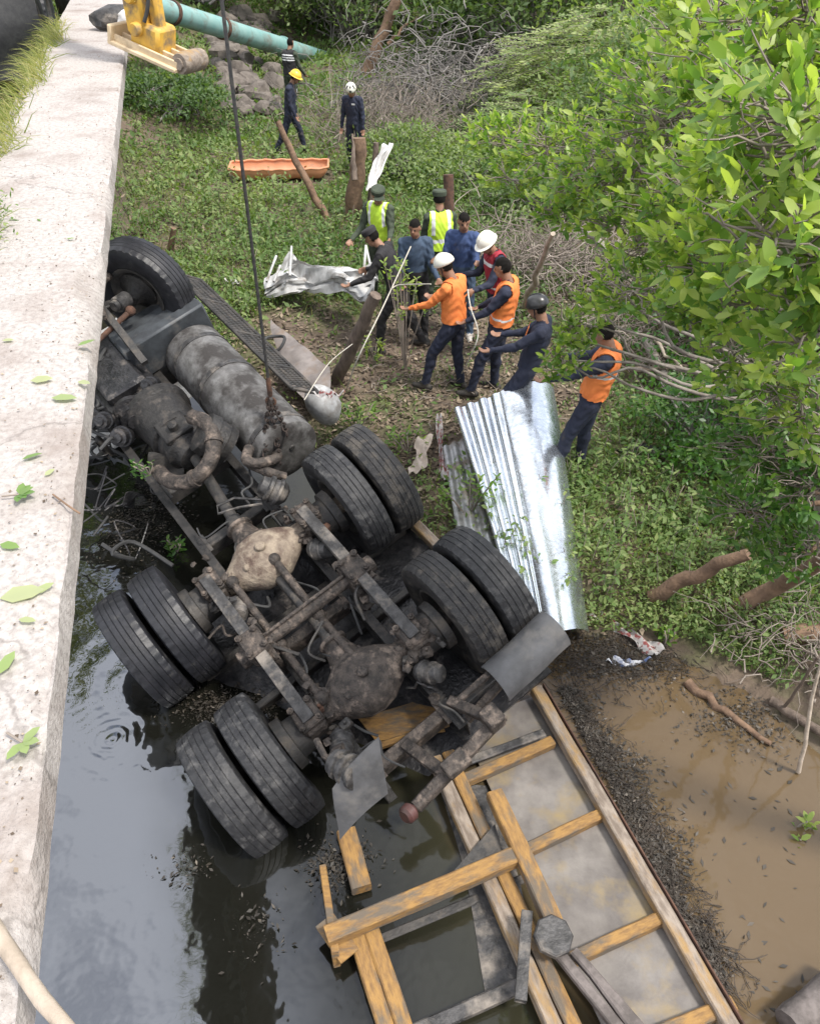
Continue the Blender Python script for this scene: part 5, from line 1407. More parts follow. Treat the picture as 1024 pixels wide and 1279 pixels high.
def leafy_tree(name, label, base, clumps, trunk_pts, r0, leaf=(.085, .125), dens=600, m='leafbig', bark='bark_grey', cat_='tree', group=None, tintbase=.5):
    t_ = thing(name, label, cat_, base, group)
    mb = MB()
    tp = smooth_path([Vector(base)] + [Vector(p) for p in trunk_pts], 18)
    mb.tube(tp, [r0 * (1 - .55 * i / 18) for i in range(19)], 9); mb.build('trunk', M[bark], t_, ang=70)
    pos, dr, up, Ls, Ws, ti, tw = [], [], [], [], [], [], []
    mb = MB()
    for ci, (c, r) in enumerate(clumps):
        c = np.array(c); nt = max(5, int(dens * r * r))
        j = min(range(len(tp)), key=lambda i: (tp[i] - Vector(c)).length * (1 + .15 * abs(i - 14) / 14))
        ln_ = (tp[j] - Vector(c)).length; way = [tp[j]]
        for q in (.22, .45, .68, .86): way.append(tp[j].lerp(Vector(c), q) + Vector((random.gauss(0, .04), random.gauss(0, .04), random.gauss(0, .035) - .08 * math.sin(q * math.pi))) * ln_)
        mb.tube(smooth_path(way + [Vector(c)], 16), [r0 * .30 * (1 - .045 * i) * min(1, .5 + r) for i in range(17)], 6)
        d = rdirs(nt); d[:, 2] = d[:, 2] * .8 + .18
        rr = r * (.45 + .6 * rng.random(nt) ** .6)
        rr *= 1 + .35 * np.sin(d[:, 0] * 5 + ci) * np.cos(d[:, 1] * 4 + ci * 2)
        tip = c + d * rr[:, None] * np.array([1.15, 1.15, .85])
        st = c + d * (rr * .25)[:, None] + rng.normal(size=(nt, 3)) * r * .1
        tw.append(tubes_arrays(wander(st, tip, nt, .012), np.linspace(.006, .0025, 5)[None, :].repeat(nt, 0)))
        nl = 9
        ax = d * .8 + np.array([0, 0, .65]); ax /= np.linalg.norm(ax, axis=1, keepdims=True)
        ref = np.cross(ax, np.array([.3, .9, .1])); ref /= np.linalg.norm(ref, axis=1, keepdims=True); bi = np.cross(ax, ref)
        hue = rng.random(nt)
        for k in range(nl):
            a = k * 2.4 + rng.random(nt) * .8; el = np.radians(rng.uniform(12, 78, nt)) if k else np.radians(rng.uniform(0, 25, nt))
            dd = ax * np.sin(np.pi / 2 - el)[:, None] + (ref * np.cos(a)[:, None] + bi * np.sin(a)[:, None]) * np.cos(np.pi / 2 - el)[:, None]
            pos.append(tip - ax * (.012 * k) + rng.normal(size=(nt, 3)) * .004); dr.append(dd); up.append(ax + rng.normal(size=(nt, 3)) * .25)
            l_ = rng.uniform(*leaf, nt) * rng.choice([.6, .85, 1, 1, 1.1], nt); Ls.append(l_); Ws.append(l_ * rng.uniform(.30, .42, nt))
            ti.append(np.clip(tintbase + (hue - .5) * .5 + rng.normal(size=nt) * .2 + (.18 if k < 3 else -.05), 0, 1))
    mb.build('limbs', M[bark], t_, ang=70)
    V, T = leaf_arrays(np.concatenate(pos), np.concatenate(dr), np.concatenate(up), np.concatenate(Ls), np.concatenate(Ws), droop=.12)
    cr = fast_mesh('crown', V, T, M[m], t_, tint=np.repeat(np.concatenate(ti), 8))
    V, T = cat(tw); fast_mesh('twigs', V, T, M['twig'], t_)['kind'] = 'stuff'
    return t_
def C_(px, py, d, r): return (tuple(PD(px, py, d)), r)
B3 = lambda x, y: (x, y, gz(x, y) - .05)
leafy_tree('mangrove_tree', 'large leaved bright green tree reaching up beside the bridge railing side', B3(4.2, 2.6),
           [C_(975, 300, 2.5, .28), C_(1010, 170, 2.5, .34), C_(925, 230, 3.0, .30), C_(1020, 420, 2.7, .26), C_(950, 110, 3.3, .36), C_(1010, 30, 3.2, .36), C_(885, 320, 3.2, .22), C_(940, 390, 3.1, .20), C_(1060, 300, 2.6, .35), C_(1080, 120, 3.0, .4), C_(900, 30, 4.2, .38)],
           [(3.6, 2.7, 1.6), (2.9, 2.9, 3.2), (2.3, 2.8, 4.6)], .13, leaf=(.065, .105), tintbase=.74)
leafy_tree('mangrove_tree', 'broad green tree spreading its leafy boughs over the rescue team', B3(4.3, 7.2),
           [C_(850, 160, 4.6, .46), C_(790, 205, 5.0, .40), C_(860, 255, 4.2, .38), C_(740, 225, 5.5, .36), C_(690, 190, 6.0, .32), C_(635, 180, 6.4, .30), C_(598, 172, 6.6, .15), C_(640, 225, 6.2, .20), C_(705, 262, 5.7, .24), C_(765, 280, 5.0, .24), C_(815, 110, 5.4, .36), C_(800, 310, 4.7, .24), C_(930, 300, 4.2, .4), C_(960, 200, 4.8, .5), C_(870, 70, 5.6, .45), C_(720, 160, 6.2, .22), C_(980, 80, 5.5, .6)],
           [(4.0, 7.0, 1.8), (3.2, 6.6, 3.2), (2.2, 6.4, 4.1)], .15, leaf=(.055, .088), tintbase=.68)
leafy_tree('mangrove_tree', 'low leafy branch tree hanging over the galvanised sheet', B3(3.9, 5.7),
           [C_(748, 380, 4.9, .15), C_(728, 405, 5.0, .15), C_(768, 348, 4.8, .17), C_(700, 440, 5.05, .11), C_(712, 418, 5.0, .15), C_(715, 450, 5.0, .11), C_(692, 462, 5.05, .09), C_(795, 365, 4.3, .22), C_(860, 385, 3.9, .18), C_(920, 440, 3.9, .26), C_(890, 370, 3.8, .22), C_(975, 470, 3.9, .30), C_(1020, 520, 3.8, .3)],
           [(3.6, 5.5, 1.2), (3.0, 5.0, 2.2), (2.4, 4.6, 2.9)], .09, leaf=(.052, .082), tintbase=.66)
tb3 = G(905, 785, .12)
leafy_tree('mangrove_tree', 'leafy tree on a bent trunk rooted at the brown water edge', tuple(tb3),
           [C_(955, 560, 4.9, .34), C_(1010, 610, 4.8, .36), C_(935, 640, 5.3, .30), C_(1015, 690, 5.1, .26), C_(985, 510, 4.6, .3), C_(960, 690, 5.5, .2), C_(1060, 580, 4.8, .4)],
           [G(930, 755, .35), G(985, 725, .75), PD(1045, 680, 5.6), PD(1050, 590, 5.4)], .095, leaf=(.055, .085), m='leaflow', bark='bark_brown', tintbase=.65)
# small plants rooted among the wreck and the team
def sprig(label, base, hgt, n, spread, leaf=(.06, .1), m='leafbig', tint=.5, name='leafy_plant', group='young plants on the bank'):
    t_ = thing(name, label, 'plant', base, group)
    base = Vector(base); pos, dr, up, Ls, ti = [], [], [], [], []
    mb = MB()
    for i in range(n):
        a = random.uniform(0, 6.28); tipp = base + Vector((math.cos(a) * spread * random.random(), math.sin(a) * spread * random.random(), hgt * random.uniform(.6, 1)))
        mid = base.lerp(tipp, .5) + Vector((random.uniform(-.03, .03), random.uniform(-.03, .03), .03))
        mb.tube(smooth_path([base, mid, tipp], 6), .006, 5)
        for k in range(8):
            an = k * 2.4 + random.random(); el = random.uniform(.1, 1.1)
            pos.append(tipp - Vector((0, 0, .02 * k))); dr.append((math.cos(an) * math.cos(el), math.sin(an) * math.cos(el), math.sin(el))); up.append((random.uniform(-.3, .3), random.uniform(-.3, .3), 1)); Ls.append(random.uniform(*leaf)); ti.append(np.clip(tint + random.gauss(0, .2), 0, 1))
    mb.build('stems', M['twig'], t_, ang=70)
    Ls = np.array(Ls); V, T = leaf_arrays(pos, dr, up, Ls, Ls * .42, droop=.15)
    fast_mesh('leaves', V, T, M[m], t_, tint=np.repeat(ti, 8)); return t_
def on(px, py, z=.38):
    p = G(px, py, z); return (p.x, p.y, gz(p.x, p.y) - .02)
sprig('green sprig growing between the tyres and the galvanised sheets', on(585, 640), .55, 7, .3)
sprig('tall leafy sapling standing in front of the lime vested men', on(506, 462), 1.45, 14, .30, tint=.8)
sprig('small plant with pale leaves beside the leaning log', on(470, 455), .45, 6, .22, tint=.9)
sprig('leafy weed sprouting beside the bent washer tank', on(448, 530), .4, 9, .3)
sprig('bushy green weed behind the dual tyres on the bank', on(510, 560), .35, 8, .28)
sprig('leafy seedling at the foot of the bent brown trunk', on(832, 800, .1), .22, 4, .1)
sprig('bright seedling at the edge of the dark flotsam', on(942, 965, .05), .2, 3, .1, tint=.7)
sprig('sprouting twig of green leaves over the brown water', (G(1005, 1030, .1).x, G(1005, 1030, .1).y, gz(G(1005, 1030, .1).x, G(1005, 1030, .1).y)), .3, 4, .14, tint=.8)
sprig('clump of water weed floating beside the half sunk tyres', G(222, 690, .0), .14, 7, .12, leaf=(.05, .08), m='leaflow')
sprig('weed clump growing by the oily gearbox', TM @ t(3.0, -.35, .12), .22, 5, .14, leaf=(.04, .07), m='leaflow')

# background shrubs
def shrub(label, c, r, n, leaf, m='leafback', tint=.5, name='shrub', K=60, group='shrubs behind the meadow', stem='twig_grey', flat=.7):
    c = np.array(c, float); zb = gz(c[0], c[1]); t_ = thing(name, label, 'bush', (c[0], c[1], zb), group)
    d = rdirs(K); d[:, 2] = np.abs(d[:, 2]) * 1.1 - .25; cen = c + d * np.array(r) * (.55 + .5 * rng.random((K, 1)))
    cen[:, 2] = np.maximum(cen[:, 2], zb + .15)
    ki = rng.integers(0, K, n); ct = rng.normal(size=K) * .17
    pos = cen[ki] + rng.normal(size=(n, 3)) * np.array(r) * np.array([.17, .17, .17 * flat])
    pos[:, 2] = np.maximum(pos[:, 2], zb + .03)
    dd = rdirs(n) + np.array([0, 0, .25]); uu = rdirs(n) * .8 + np.array([0, 0, 1.])
    L = rng.uniform(leaf * .6, leaf * 1.3, n)
    V, T = leaf_arrays(pos, dd, uu, L, L * rng.uniform(.4, .6, n), DIAM, DIAM_T)
    fast_mesh('crown', V, T, M[m], t_, tint=np.repeat(np.clip(tint + ct[ki] + rng.normal(size=n) * .16, 0, 1), 2))
    base = np.array([c[0], c[1], zb]) + rng.normal(size=(K, 3)) * np.array([r[0] * .2, r[1] * .2, 0])
    base[:, 2] = zb - .05
    V, T = tubes_arrays(wander(base, cen, K, .06 * max(r)), np.linspace(.03, .008, 5)[None].repeat(K, 0) * max(1, max(r) / 2.2), 4)
    fast_mesh('stems', V, T, M[stem], t_); return t_
def far(px, y_, dz=0.0):
    # point on the ground at distance y_ seen in column px
    dep = y_ * math.cos(PITCH) + (CAMZ - .8) * math.sin(PITCH); x_ = (px - 512) / FPX * dep; return x_, y_, gz(x_, y_) + dz
def sh(px, y_, r, n, leaf, label, dz=None, **k):
    x_, yy, z_ = far(px, y_); return shrub(label, (x_, yy, z_ + (r[2] * .55 if dz is None else dz)), r, n, leaf, **k)
sh(250, 30, (3.2, 2.6, 2.2), 7000, .20, 'dark green bush at the head of the rubble heap', tint=.35)
sh(205, 21, (1.4, 1.4, .55), 5000, .12, 'dark weedy bush between the bridge end and the boulders', tint=.25)
sh(390, 34, (3.4, 2.6, 2.6), 8000, .22, 'mid green bush behind the end of the teal pipe', tint=.55)
sh(340, 38, (4, 3, 3.6), 8000, .26, 'tall pale green bush far behind the teal pipe', tint=.75)
sh(445, 31, (2.4, 2.2, 2.8), 8000, .18, 'green vine covered bush behind the leaning bare trunk', tint=.6)
sh(560, 33, (4.2, 3.0, 3.4), 11000, .22, 'dark green thicket arching over the dry twig tangle', tint=.5)
sh(640, 27, (3.0, 2.4, 3.0), 9000, .20, 'grey green thicket beside the feathery bush', tint=.6)
sh(500, 42, (6, 3, 4), 9000, .3, 'dark wood edge behind the thicket', tint=.45)
sh(740, 38, (6, 3, 4.5), 9000, .3, 'shadowy green wood edge behind the feathery bush', tint=.55)
sh(930, 34, (6, 4, 4.5), 9000, .28, 'sunny green bush far behind the broad tree', tint=.8)
sh(850, 18, (2.6, 2.2, 1.8), 9000, .13, 'dense olive bush behind the broad tree', tint=.6)
sh(1010, 15, (2.6, 2.4, 2.2), 9000, .12, 'dense dark bush right of the olive bush', tint=.4)
sh(960, 9.5, (1.7, 1.6, 1.1), 9000, .085, 'low dark bush under the broad tree', tint=.35, m='leaflow')
sh(900, 7.4, (.9, .9, .6), 5000, .07, 'small dark bush above the fallen branches', tint=.4, m='leaflow')
sh(1030, 6.4, (.9, .9, .8), 5000, .07, 'dark bush beside the bent trunk tree', tint=.4, m='leaflow')
sh(690, 15, (1.5, 1.2, .7), 5000, .09, 'low green bush behind the men on the rope', tint=.5)
sh(600, 16.5, (1.4, 1.1, .5), 4000, .10, 'pale green low growth behind the dark red post', tint=.8)
sh(510, 17.5, (1.2, 1.2, .6), 5000, .09, 'bright green low bush beside the white plastic sheet', tint=.85)
# bush rising on the far side of the bridge beam
bq = bpt(8.2, 3.0, 0)
shrub('straw green bush rising beyond the bridge beam', (bq.x, bq.y, 2.5), (1.3, 1.6, 1.3), 9000, .10, m='grass', tint=.35, group='shrubs behind the meadow')
bq = bpt(11.3, 2.0, 0)
shrub('dark weeds heaped before the crane truck wheels', (bq.x, bq.y, 2.7), (.9, .7, .55), 5000, .09, tint=.3, group='shrubs behind the meadow')
# feathery acacia bushes
def feather(label, px, y_, r, nf, tint=.5):
    x_, yy, z_ = far(px, y_); c = np.array([x_, yy, z_ + r[2] * .6]); t_ = thing('feathery_bush', label, 'bush', (x_, yy, z_), 'feathery bushes')
    d = rdirs(nf); d[:, 2] = np.abs(d[:, 2]) - .2
    st = c + d * np.array(r) * (.5 + .5 * rng.random((nf, 1))); ln = rng.uniform(.5, 1.1, nf)
    az = np.arctan2(d[:, 1], d[:, 0]) + rng.normal(size=nf) * .6
    h = np.stack([np.cos(az), np.sin(az), rng.normal(size=nf) * .18 - .05], 1)
    en = st + h * ln[:, None]; en[:, 2] -= .12 * ln
    P = wander(st, en, nf, .02); V1, T1 = tubes_arrays(P, np.linspace(.008, .003, 5)[None].repeat(nf, 0))
    fast_mesh('twigs', V1, T1, M['twig'], t_)['kind'] = 'stuff'
    pos, dr, ti = [], [], []
    sd = np.stack([-np.sin(az), np.cos(az), np.zeros(nf)], 1); hue = rng.random(nf)
    for k in range(12):
        q = (k + .5) / 12; p = st * (1 - q) + en * q
        for sg in (-1, 1):
            pos.append(p); dr.append(sd * sg + h * .45 + rng.normal(size=(nf, 3)) * .12); ti.append(np.clip(tint + (hue - .5) * .6, 0, 1))
    pos = np.concatenate(pos); L = rng.uniform(.09, .17, len(pos))
    V, T = leaf_arrays(pos, np.concatenate(dr), np.array([[0, 0, 1.]]).repeat(len(pos), 0) + rng.normal(size=(len(pos), 3)) * .2, L, L * .38, DIAM, DIAM_T)
    fast_mesh('crown', V, T, M['leaffeather'], t_, tint=np.repeat(np.concatenate(ti), 2))
    K = 30; b_ = np.array([[x_, yy, z_ - .05]]).repeat(K, 0); V, T = tubes_arrays(wander(b_, st[:K], K, .15), np.linspace(.05, .012, 5)[None].repeat(K, 0), 5)
    fast_mesh('stems', V, T, M['twig'], t_)
feather('feathery pale green bush with layered fronds behind the broad tree', 760, 21, (3.0, 2.0, 1.7), 800, .7)
feather('feathery bush with drooping fronds beside the dark hollow', 690, 18.5, (1.6, 1.3, 1.0), 420, .5)
feather('yellow green feathery bush at the top of the slope', 770, 29, (4.2, 2.4, 3.4), 900, .9)

# dry twig tangles
def tangle(label, c, r, n, ln, rad_, m='twig_grey', droop=.4, name='dry_brush', up=.3):
    c = np.array(c, float); t_ = thing(name, label, 'brush', (c[0], c[1], gz(c[0], c[1])), 'dry brush heaps')
    st = c + rng.normal(size=(n, 3)) * np.array(r) * .5; st[:, 2] = np.maximum(st[:, 2], gz(c[0], c[1]) + .02)
    d = rdirs(n); d[:, 2] = d[:, 2] * .6 + up; L = rng.uniform(ln * .4, ln, n)
    q = np.linspace(0, 1, 6)
    P = st[:, None, :] + d[:, None, :] * (q[None, :, None] * L[:, None, None]); P[:, :, 2] -= droop * (q ** 2)[None] * L[:, None]
    P[:, 1:] += rng.normal(size=(n, 5, 3)) * .035 * ln
    P[:, :, 2] = np.maximum(P[:, :, 2], .02)
    Rr = np.linspace(1, .35, 6)[None] * (rad_ * rng.uniform(.4, 1.5, (n, 1)))
    V, T = tubes_arrays(P, Rr); o = fast_mesh('twigs', V, T, M[m], t_); o['kind'] = 'stuff'; return t_
c = PD(545, 120, 21); tangle('grey dry twig tangle arching below the dark thicket', (c.x, c.y, c.z), (2.6, 1.6, 1.5), 900, 2.0, .016, droop=.6)
c = PD(620, 95, 24); tangle('dark grey twig tangle under the grey green thicket', (c.x, c.y, c.z), (2.2, 1.4, 1.6), 500, 2.2, .018, droop=.6)
c = PD(480, 160, 18.5); tangle('thin pale upright twigs behind the split stump', (c.x, c.y, c.z - .2), (2.0, 1.4, .8), 600, 1.3, .009, m='twig', droop=.15, up=.7)
c = G(690, 335, .5); tangle('brown dead brush heaped behind the red vested rescuer', (c.x, c.y, .55), (1.7, 1.2, .45), 900, 1.1, .010, m='twig', droop=.2)
c = G(860, 430, .5); tangle('brown fallen twigs under the low leafy branches', (c.x, c.y, .55), (1.5, 1.4, .35), 800, .9, .009, m='twig', droop=.25)
c = G(905, 505, .5); tangle('dark brown twig litter beside the fallen logs', (c.x, c.y, .5), (.8, .7, .25), 400, .6, .008, m='twig', droop=.25)
c = G(980, 800, .3); tangle('dead twigs along the right water edge', (c.x + .2, c.y, .25), (.7, .6, .2), 200, .7, .008, m='twig', droop=.2)
c = G(560, 480, .4); tangle('trampled twigs around the team on the rope', (c.x, c.y + .3, .40), (1.5, 1.1, .03), 260, .5, .006, m='twig', droop=.1, up=.05)
# pale and dark fallen logs on the right bank
GZ_ = lambda px, py, z: G(px, py, z)
log('fallen_log', 'thick grey fallen log pointing down the right bank', GZ_(808, 425, .75), GZ_(884, 585, .45), .07, .05, M['bark_grey'], 'log', .05, 'fallen logs on the right bank')
log('fallen_log', 'straight brown log lying across the grey fallen log', GZ_(790, 463, .72), GZ_(905, 455, .72), .04, .035, M['bark'], 'log', .03, 'fallen logs on the right bank')
log('fallen_branch', 'pale curved branch stripped of bark', GZ_(818, 425, .95), GZ_(880, 500, .70), .022, .014, M['bark_pale'], 'branch', .08, 'fallen logs on the right bank')
log('fallen_branch', 'pale slanted dead branch behind the team', GZ_(655, 385, .5), PD(690, 290, 9.4), .05, .03, M['bark_pale'], 'branch', .05, 'fallen logs on the right bank')
log('fallen_branch', 'weathered branch stub above the brown brush', PD(765, 320, 7.6), PD(728, 285, 7.9), .045, .03, M['bark_grey'], 'branch', .04, 'fallen logs on the right bank')
log('bent_trunk', 'short reddish trunk growing out of the bank over the water', GZ_(815, 745, .28), PD(935, 692, 6.6), .075, .05, M['bark_brown'], 'log', .06, 'trunks at the water edge')
log('bent_trunk', 'thick red brown log end at the right water edge', GZ_(975, 795, .25), GZ_(1060, 790, .35), .10, .10, M['bark_brown'], 'log', .03, 'trunks at the water edge')
log('driftwood', 'long red brown driftwood log lying in the brown water', GZ_(858, 852, .03), GZ_(962, 932, .02), .045, .02, M['bark_brown'], 'driftwood', .05, 'driftwood', )
log('driftwood', 'grey brown driftwood stick reaching from the right bank', GZ_(962, 875, .06), GZ_(1040, 925, .12), .04, .035, M['bark'], 'driftwood', .03, 'driftwood')
log('driftwood', 'thin pale upright stick over the right water edge', GZ_(997, 965, .02), PD(1026, 810, 5.6), .018, .010, M['bark_pale'], 'stick', .03, 'driftwood')
log('driftwood', 'thin dark stick leaning on the driftwood', GZ_(978, 885, .08), PD(1022, 820, 5.9), .014, .010, M['bark'], 'stick', .03, 'driftwood')
log('weathered_log', 'grey weathered log end beside the truck bed', GZ_(985, 1282, .12), GZ_(1060, 1220, .2), .10, .10, M['oldwood'], 'log', .02)
log('pale_stick', 'white bark stick lying across the bridge beam', tuple(G(-40, 1112, 4.045)), tuple(G(92, 1300, 4.06)), .016, .013, M['bark_pale'], 'stick', .02)

# ------------------------------------------------------------------ ground cover
def scatter(n, fx, ymin, ymax, xlim=.85):
    u = rng.random(n); y_ = ymin * np.exp(u * np.log(ymax / ymin)); x_ = (rng.random(n) * 2 - 1) * xlim * (y_ * .777 + 3.2) * .62
    return x_, y_
def bare(x_, y_):
    """0 where people trampled the bank, 1 in the thick weeds"""
    e1 = np.hypot((x_ - .2) / 2.2, (y_ - 9.0) / 2.3); e2 = np.hypot((x_ + 1.5) / 1.3, (y_ - 9.8) / 1.6); e3 = np.hypot((x_ - 3.0) / 2.0, (y_ - 9.8) / 2.4); e4 = np.hypot((x_ - .6) / .8, (y_ - 6.6) / 1.0)
    return np.minimum.reduce([ss(.75, 1.15, e1), ss(.7, 1.15, e2), .35 + .65 * ss(.7, 1.2, e3), .3 + .7 * ss(.6, 1.1, e4)])
x_, y_ = scatter(430000, None, 4.3, 34)
sdv = shore_sd(x_, y_); den = bare(x_, y_) * np.clip(.62 + .45 * vnoise(x_, y_, 1.3, 4.) + .3 * vnoise(x_, y_, 3.7, 1.), .06, 1) + .05
inx = (x_ + .655) * -.9691 + (y_ - .5) * -.2467
keep = (sdv > .12) & (rng.random(len(x_)) < den) & ((np.abs(x_ - sc0.x) > 1.08) | (np.abs(y_ - sc0.y) > .42))
x_, y_ = x_[keep], y_[keep]; n = len(x_)
pat = .5 + .5 * vnoise(x_, y_, .9, 1.)
hh = (.05 + .20 * pat * rng.random(n)) * (1 + .012 * y_) * rng.random(n) ** .7 + .01
pos = np.stack([x_, y_, ground_z(x_, y_) + hh], 1)
dd = rdirs(n) + np.array([0, 0, .15]); L = (.022 + .0034 * y_) * rng.uniform(.5, 1.4, n) * rng.choice([.7, 1, 1, 1.7], n)
V, T = leaf_arrays(pos, dd, rdirs(n) * .5 + np.array([0, 0, 1.]), L, L * rng.uniform(.35, .6, n), DIAM, DIAM_T)
wd = fast_mesh('weeds', V, T, M['weed'], tint=np.repeat(np.clip(.45 + .35 * (pat - .5) + .25 * vnoise(x_, y_, .35, 2.) + rng.normal(size=n) * .2, 0, 1), 2))
tag(wd, 'low green weeds covering the river bank', 'weeds', kind='stuff')
# grass blades: bank and the far side of the beam
x_, y_ = scatter(26000, None, 5, 26)
keep = (shore_sd(x_, y_) > .15) & (rng.random(len(x_)) < bare(x_, y_) * .8 + .05) & ((np.abs(x_ - sc0.x) > 1.08) | (np.abs(y_ - sc0.y) > .42)); x_, y_ = x_[keep], y_[keep]; n = len(x_)
pos = np.stack([x_, y_, ground_z(x_, y_)], 1); d = rng.normal(size=(n, 3)) * .5; d[:, 2] = 1
BL = np.array([[0, -.5, 0], [0, .5, 0], [.6, .3, 0], [1, 0, 0], [.6, -.3, 0]]); BL_T = np.array([[0, 1, 2], [0, 2, 4], [4, 2, 3]])
Lb = rng.uniform(.10, .32, n); V, T = leaf_arrays(pos, d, rdirs(n), Lb, .006 + .0007 * y_, BL, BL_T, droop=.2)
g_ = fast_mesh('grass', V, T, M['grass'], tint=np.repeat(rng.random(n) * .7, 3)); tag(g_, 'thin grass blades among the weeds', 'grass', kind='stuff')
def beam_grass():
    n = 3400; s_ = rng.uniform(2.9, 11.2, n); s_ = np.where(rng.random(n) < .3, rng.normal(3.9, .25, n), s_)
    u_ = .80 + rng.normal(size=n) * .045 + .05 * np.sin(s_ * 3); u_ = u_ - (s_ > 5) * rng.random(n) * .07 - (np.abs(s_ - 3.9) < .5) * rng.random(n) * .16
    pos = np.stack([-.655 - .2467 * s_ - .9691 * u_, .5 + .9691 * s_ - .2467 * u_, np.where(u_ < .79, 3.995, 3.9)], 1)
    d = rng.normal(size=(n, 3)) * .55 + np.array([-.5, -.12, 0]); d[:, 2] = np.abs(d[:, 2]) * .8 + .45
    Lb = rng.uniform(.06, .42, n); V, T = leaf_arrays(pos, d, rdirs(n), Lb, rng.uniform(.004, .010, n), BL, BL_T, droop=.4)
    o = fast_mesh('edge_grass', V, T, M['grass'], tint=np.repeat(np.clip(rng.normal(size=n) * .28 + .5, 0, 1), 3)); tag(o, 'straw and green grass growing along the far edge of the bridge beam', 'grass', kind='stuff')
    n = 700; s_ = rng.normal(3.95, .22, n); u_ = rng.normal(.70, .10, n); pos = np.stack([-.655 - .2467 * s_ - .9691 * u_, .5 + .9691 * s_ - .2467 * u_, 4.0 + rng.random(n) * .06], 1)
    V, T = leaf_arrays(pos, rdirs(n) + np.array([.2, 0, .3]), np.array([[0, 0, 1.]]).repeat(n, 0), rng.uniform(.02, .05, n), .016, DIAM, DIAM_T)
    o = fast_mesh('creeping_weed', V, T, M['weed'], tint=np.repeat(rng.random(n), 2)); tag(o, 'low creeping weed spilling over the beam top', 'weeds', kind='stuff')
beam_grass()
# dead leaf litter
x_, y_ = scatter(60000, None, 5.0, 18)
keep = (shore_sd(x_, y_) > .03) & (rng.random(len(x_)) < (1.02 - bare(x_, y_)) * .75 + .18); x_, y_ = x_[keep], y_[keep]; n = len(x_)
pos = np.stack([x_, y_, ground_z(x_, y_) + .012 + .02 * rng.random(n)], 1); L = rng.uniform(.03, .10, n) * (.7 + .04 * y_)
V, T = leaf_arrays(pos, rdirs(n) * np.array([1, 1, .35]), rdirs(n) * .4 + np.array([0, 0, 1.]), L, L * rng.uniform(.25, .6, n), DIAM, DIAM_T)
o = fast_mesh('leaf_litter', V, T, M['litter'], tint=np.repeat(np.clip(rng.normal(size=n) * .25 + .45, 0, 1), 2)); tag(o, 'trampled dead leaf litter on the bank', 'leaf litter', kind='stuff')
# ------------------------------------------------------------------ flotsam on the water
M['twig_dark'] = mat('twig_dark', (.075, .058, .045), (.035, .028, .022), .8, scale=6)
def water_pts(px, py, z=0.0): 
    a = [G(a_, b_, z) for a_, b_ in zip(px, py)]; return np.array([(p.x, p.y, p.z) for p in a])
NF = 13000; q = rng.random(NF); a0, a1 = np.array(G(700, 862)), np.array(G(905, 1255)); perp = np.array([.947, .32, 0])
pos = a0 + q[:, None] * (a1 - a0) + perp * (np.abs(rng.normal(size=NF)) * (.05 + .11 * np.sin(np.clip(q * 1.2, 0, 1) * np.pi) + .03 * np.sin(q * 23)) - .02)[:, None]
e0 = np.array(G(765, 822)); p2 = e0 + rng.normal(size=(5000, 3)) * np.array([.33, .16, 0]); p3 = np.array(G(930, 900)) + rng.normal(size=(1800, 3)) * np.array([.25, .16, 0])
p4 = np.array(G(175, 650)) + rng.normal(size=(2200, 3)) * np.array([.22, .35, 0]); p5 = np.array(G(235, 1085)) + rng.normal(size=(160, 3)) * np.array([.10, .07, 0]); p6 = np.array(G(290, 885)) + rng.normal(size=(1800, 3)) * np.array([.22, .10, 0])
p7 = np.array(G(425, 1080)) + rng.normal(size=(900, 3)) * np.array([.12, .10, 0]); p8 = np.array(G(320, 1160)) + rng.normal(size=(160, 3)) * np.array([.10, .12, 0])
pos = np.concatenate([pos, p2, p3, p4, p5, p6, p7, p8]); n = len(pos); pos[:, 2] = .006 + .025 * rng.random(n) ** 2
L = .006 + .045 * rng.random(n) ** 3; V, T = leaf_arrays(pos, rdirs(n) * np.array([1, 1, .22]), rdirs(n) * .35 + np.array([0, 0, 1.]), L, L * rng.uniform(.2, .6, n), DIAM, DIAM_T)
o = fast_mesh('flotsam', V, T, M['flotsam'], tint=np.repeat(np.clip(rng.normal(size=n) * .28 + np.where(pos[:, 0] < .3, .05, .35), 0, 1), 2)); tag(o, 'dark floating leaf and twig debris along the truck bed', 'debris', kind='stuff')
nt = 1500; q = rng.random(nt); st = a0 + q[:, None] * (a1 - a0) + perp * (np.abs(rng.normal(size=nt)) * .12 - .01)[:, None]; st[nt // 2:] = e0 + rng.normal(size=(nt - nt // 2, 3)) * np.array([.40, .18, 0])
st[:, 2] = .012 + .02 * rng.random(nt); en = st + rdirs(nt) * np.array([1, 1, .12]) * rng.uniform(.04, .22, (nt, 1))
V, T = tubes_arrays(wander(st, en, nt, .006), np.full((nt, 5), .0028)); o = fast_mesh('floating_twigs', V, T, M['twig_dark']); tag(o, 'wet dark twigs floating in the debris strip', 'twigs', kind='stuff')
fx_ = rng.uniform(720, 1010, 150); fy_ = rng.uniform(850, 1279, 150)
pos = water_pts(fx_, fy_, .004); n = len(pos); L = rng.uniform(.02, .075, n)
V, T = leaf_arrays(pos, rdirs(n) * np.array([1, 1, .05]), np.array([[0, 0, 1.]]).repeat(n, 0), L, L * rng.uniform(.25, .5, n), DIAM, DIAM_T)
o = fast_mesh('floating_leaves', V, T, M['flotsam'], tint=np.repeat(rng.random(n) * .7, 2)); tag(o, 'scattered dead leaves floating on the brown water', 'leaves', kind='stuff')

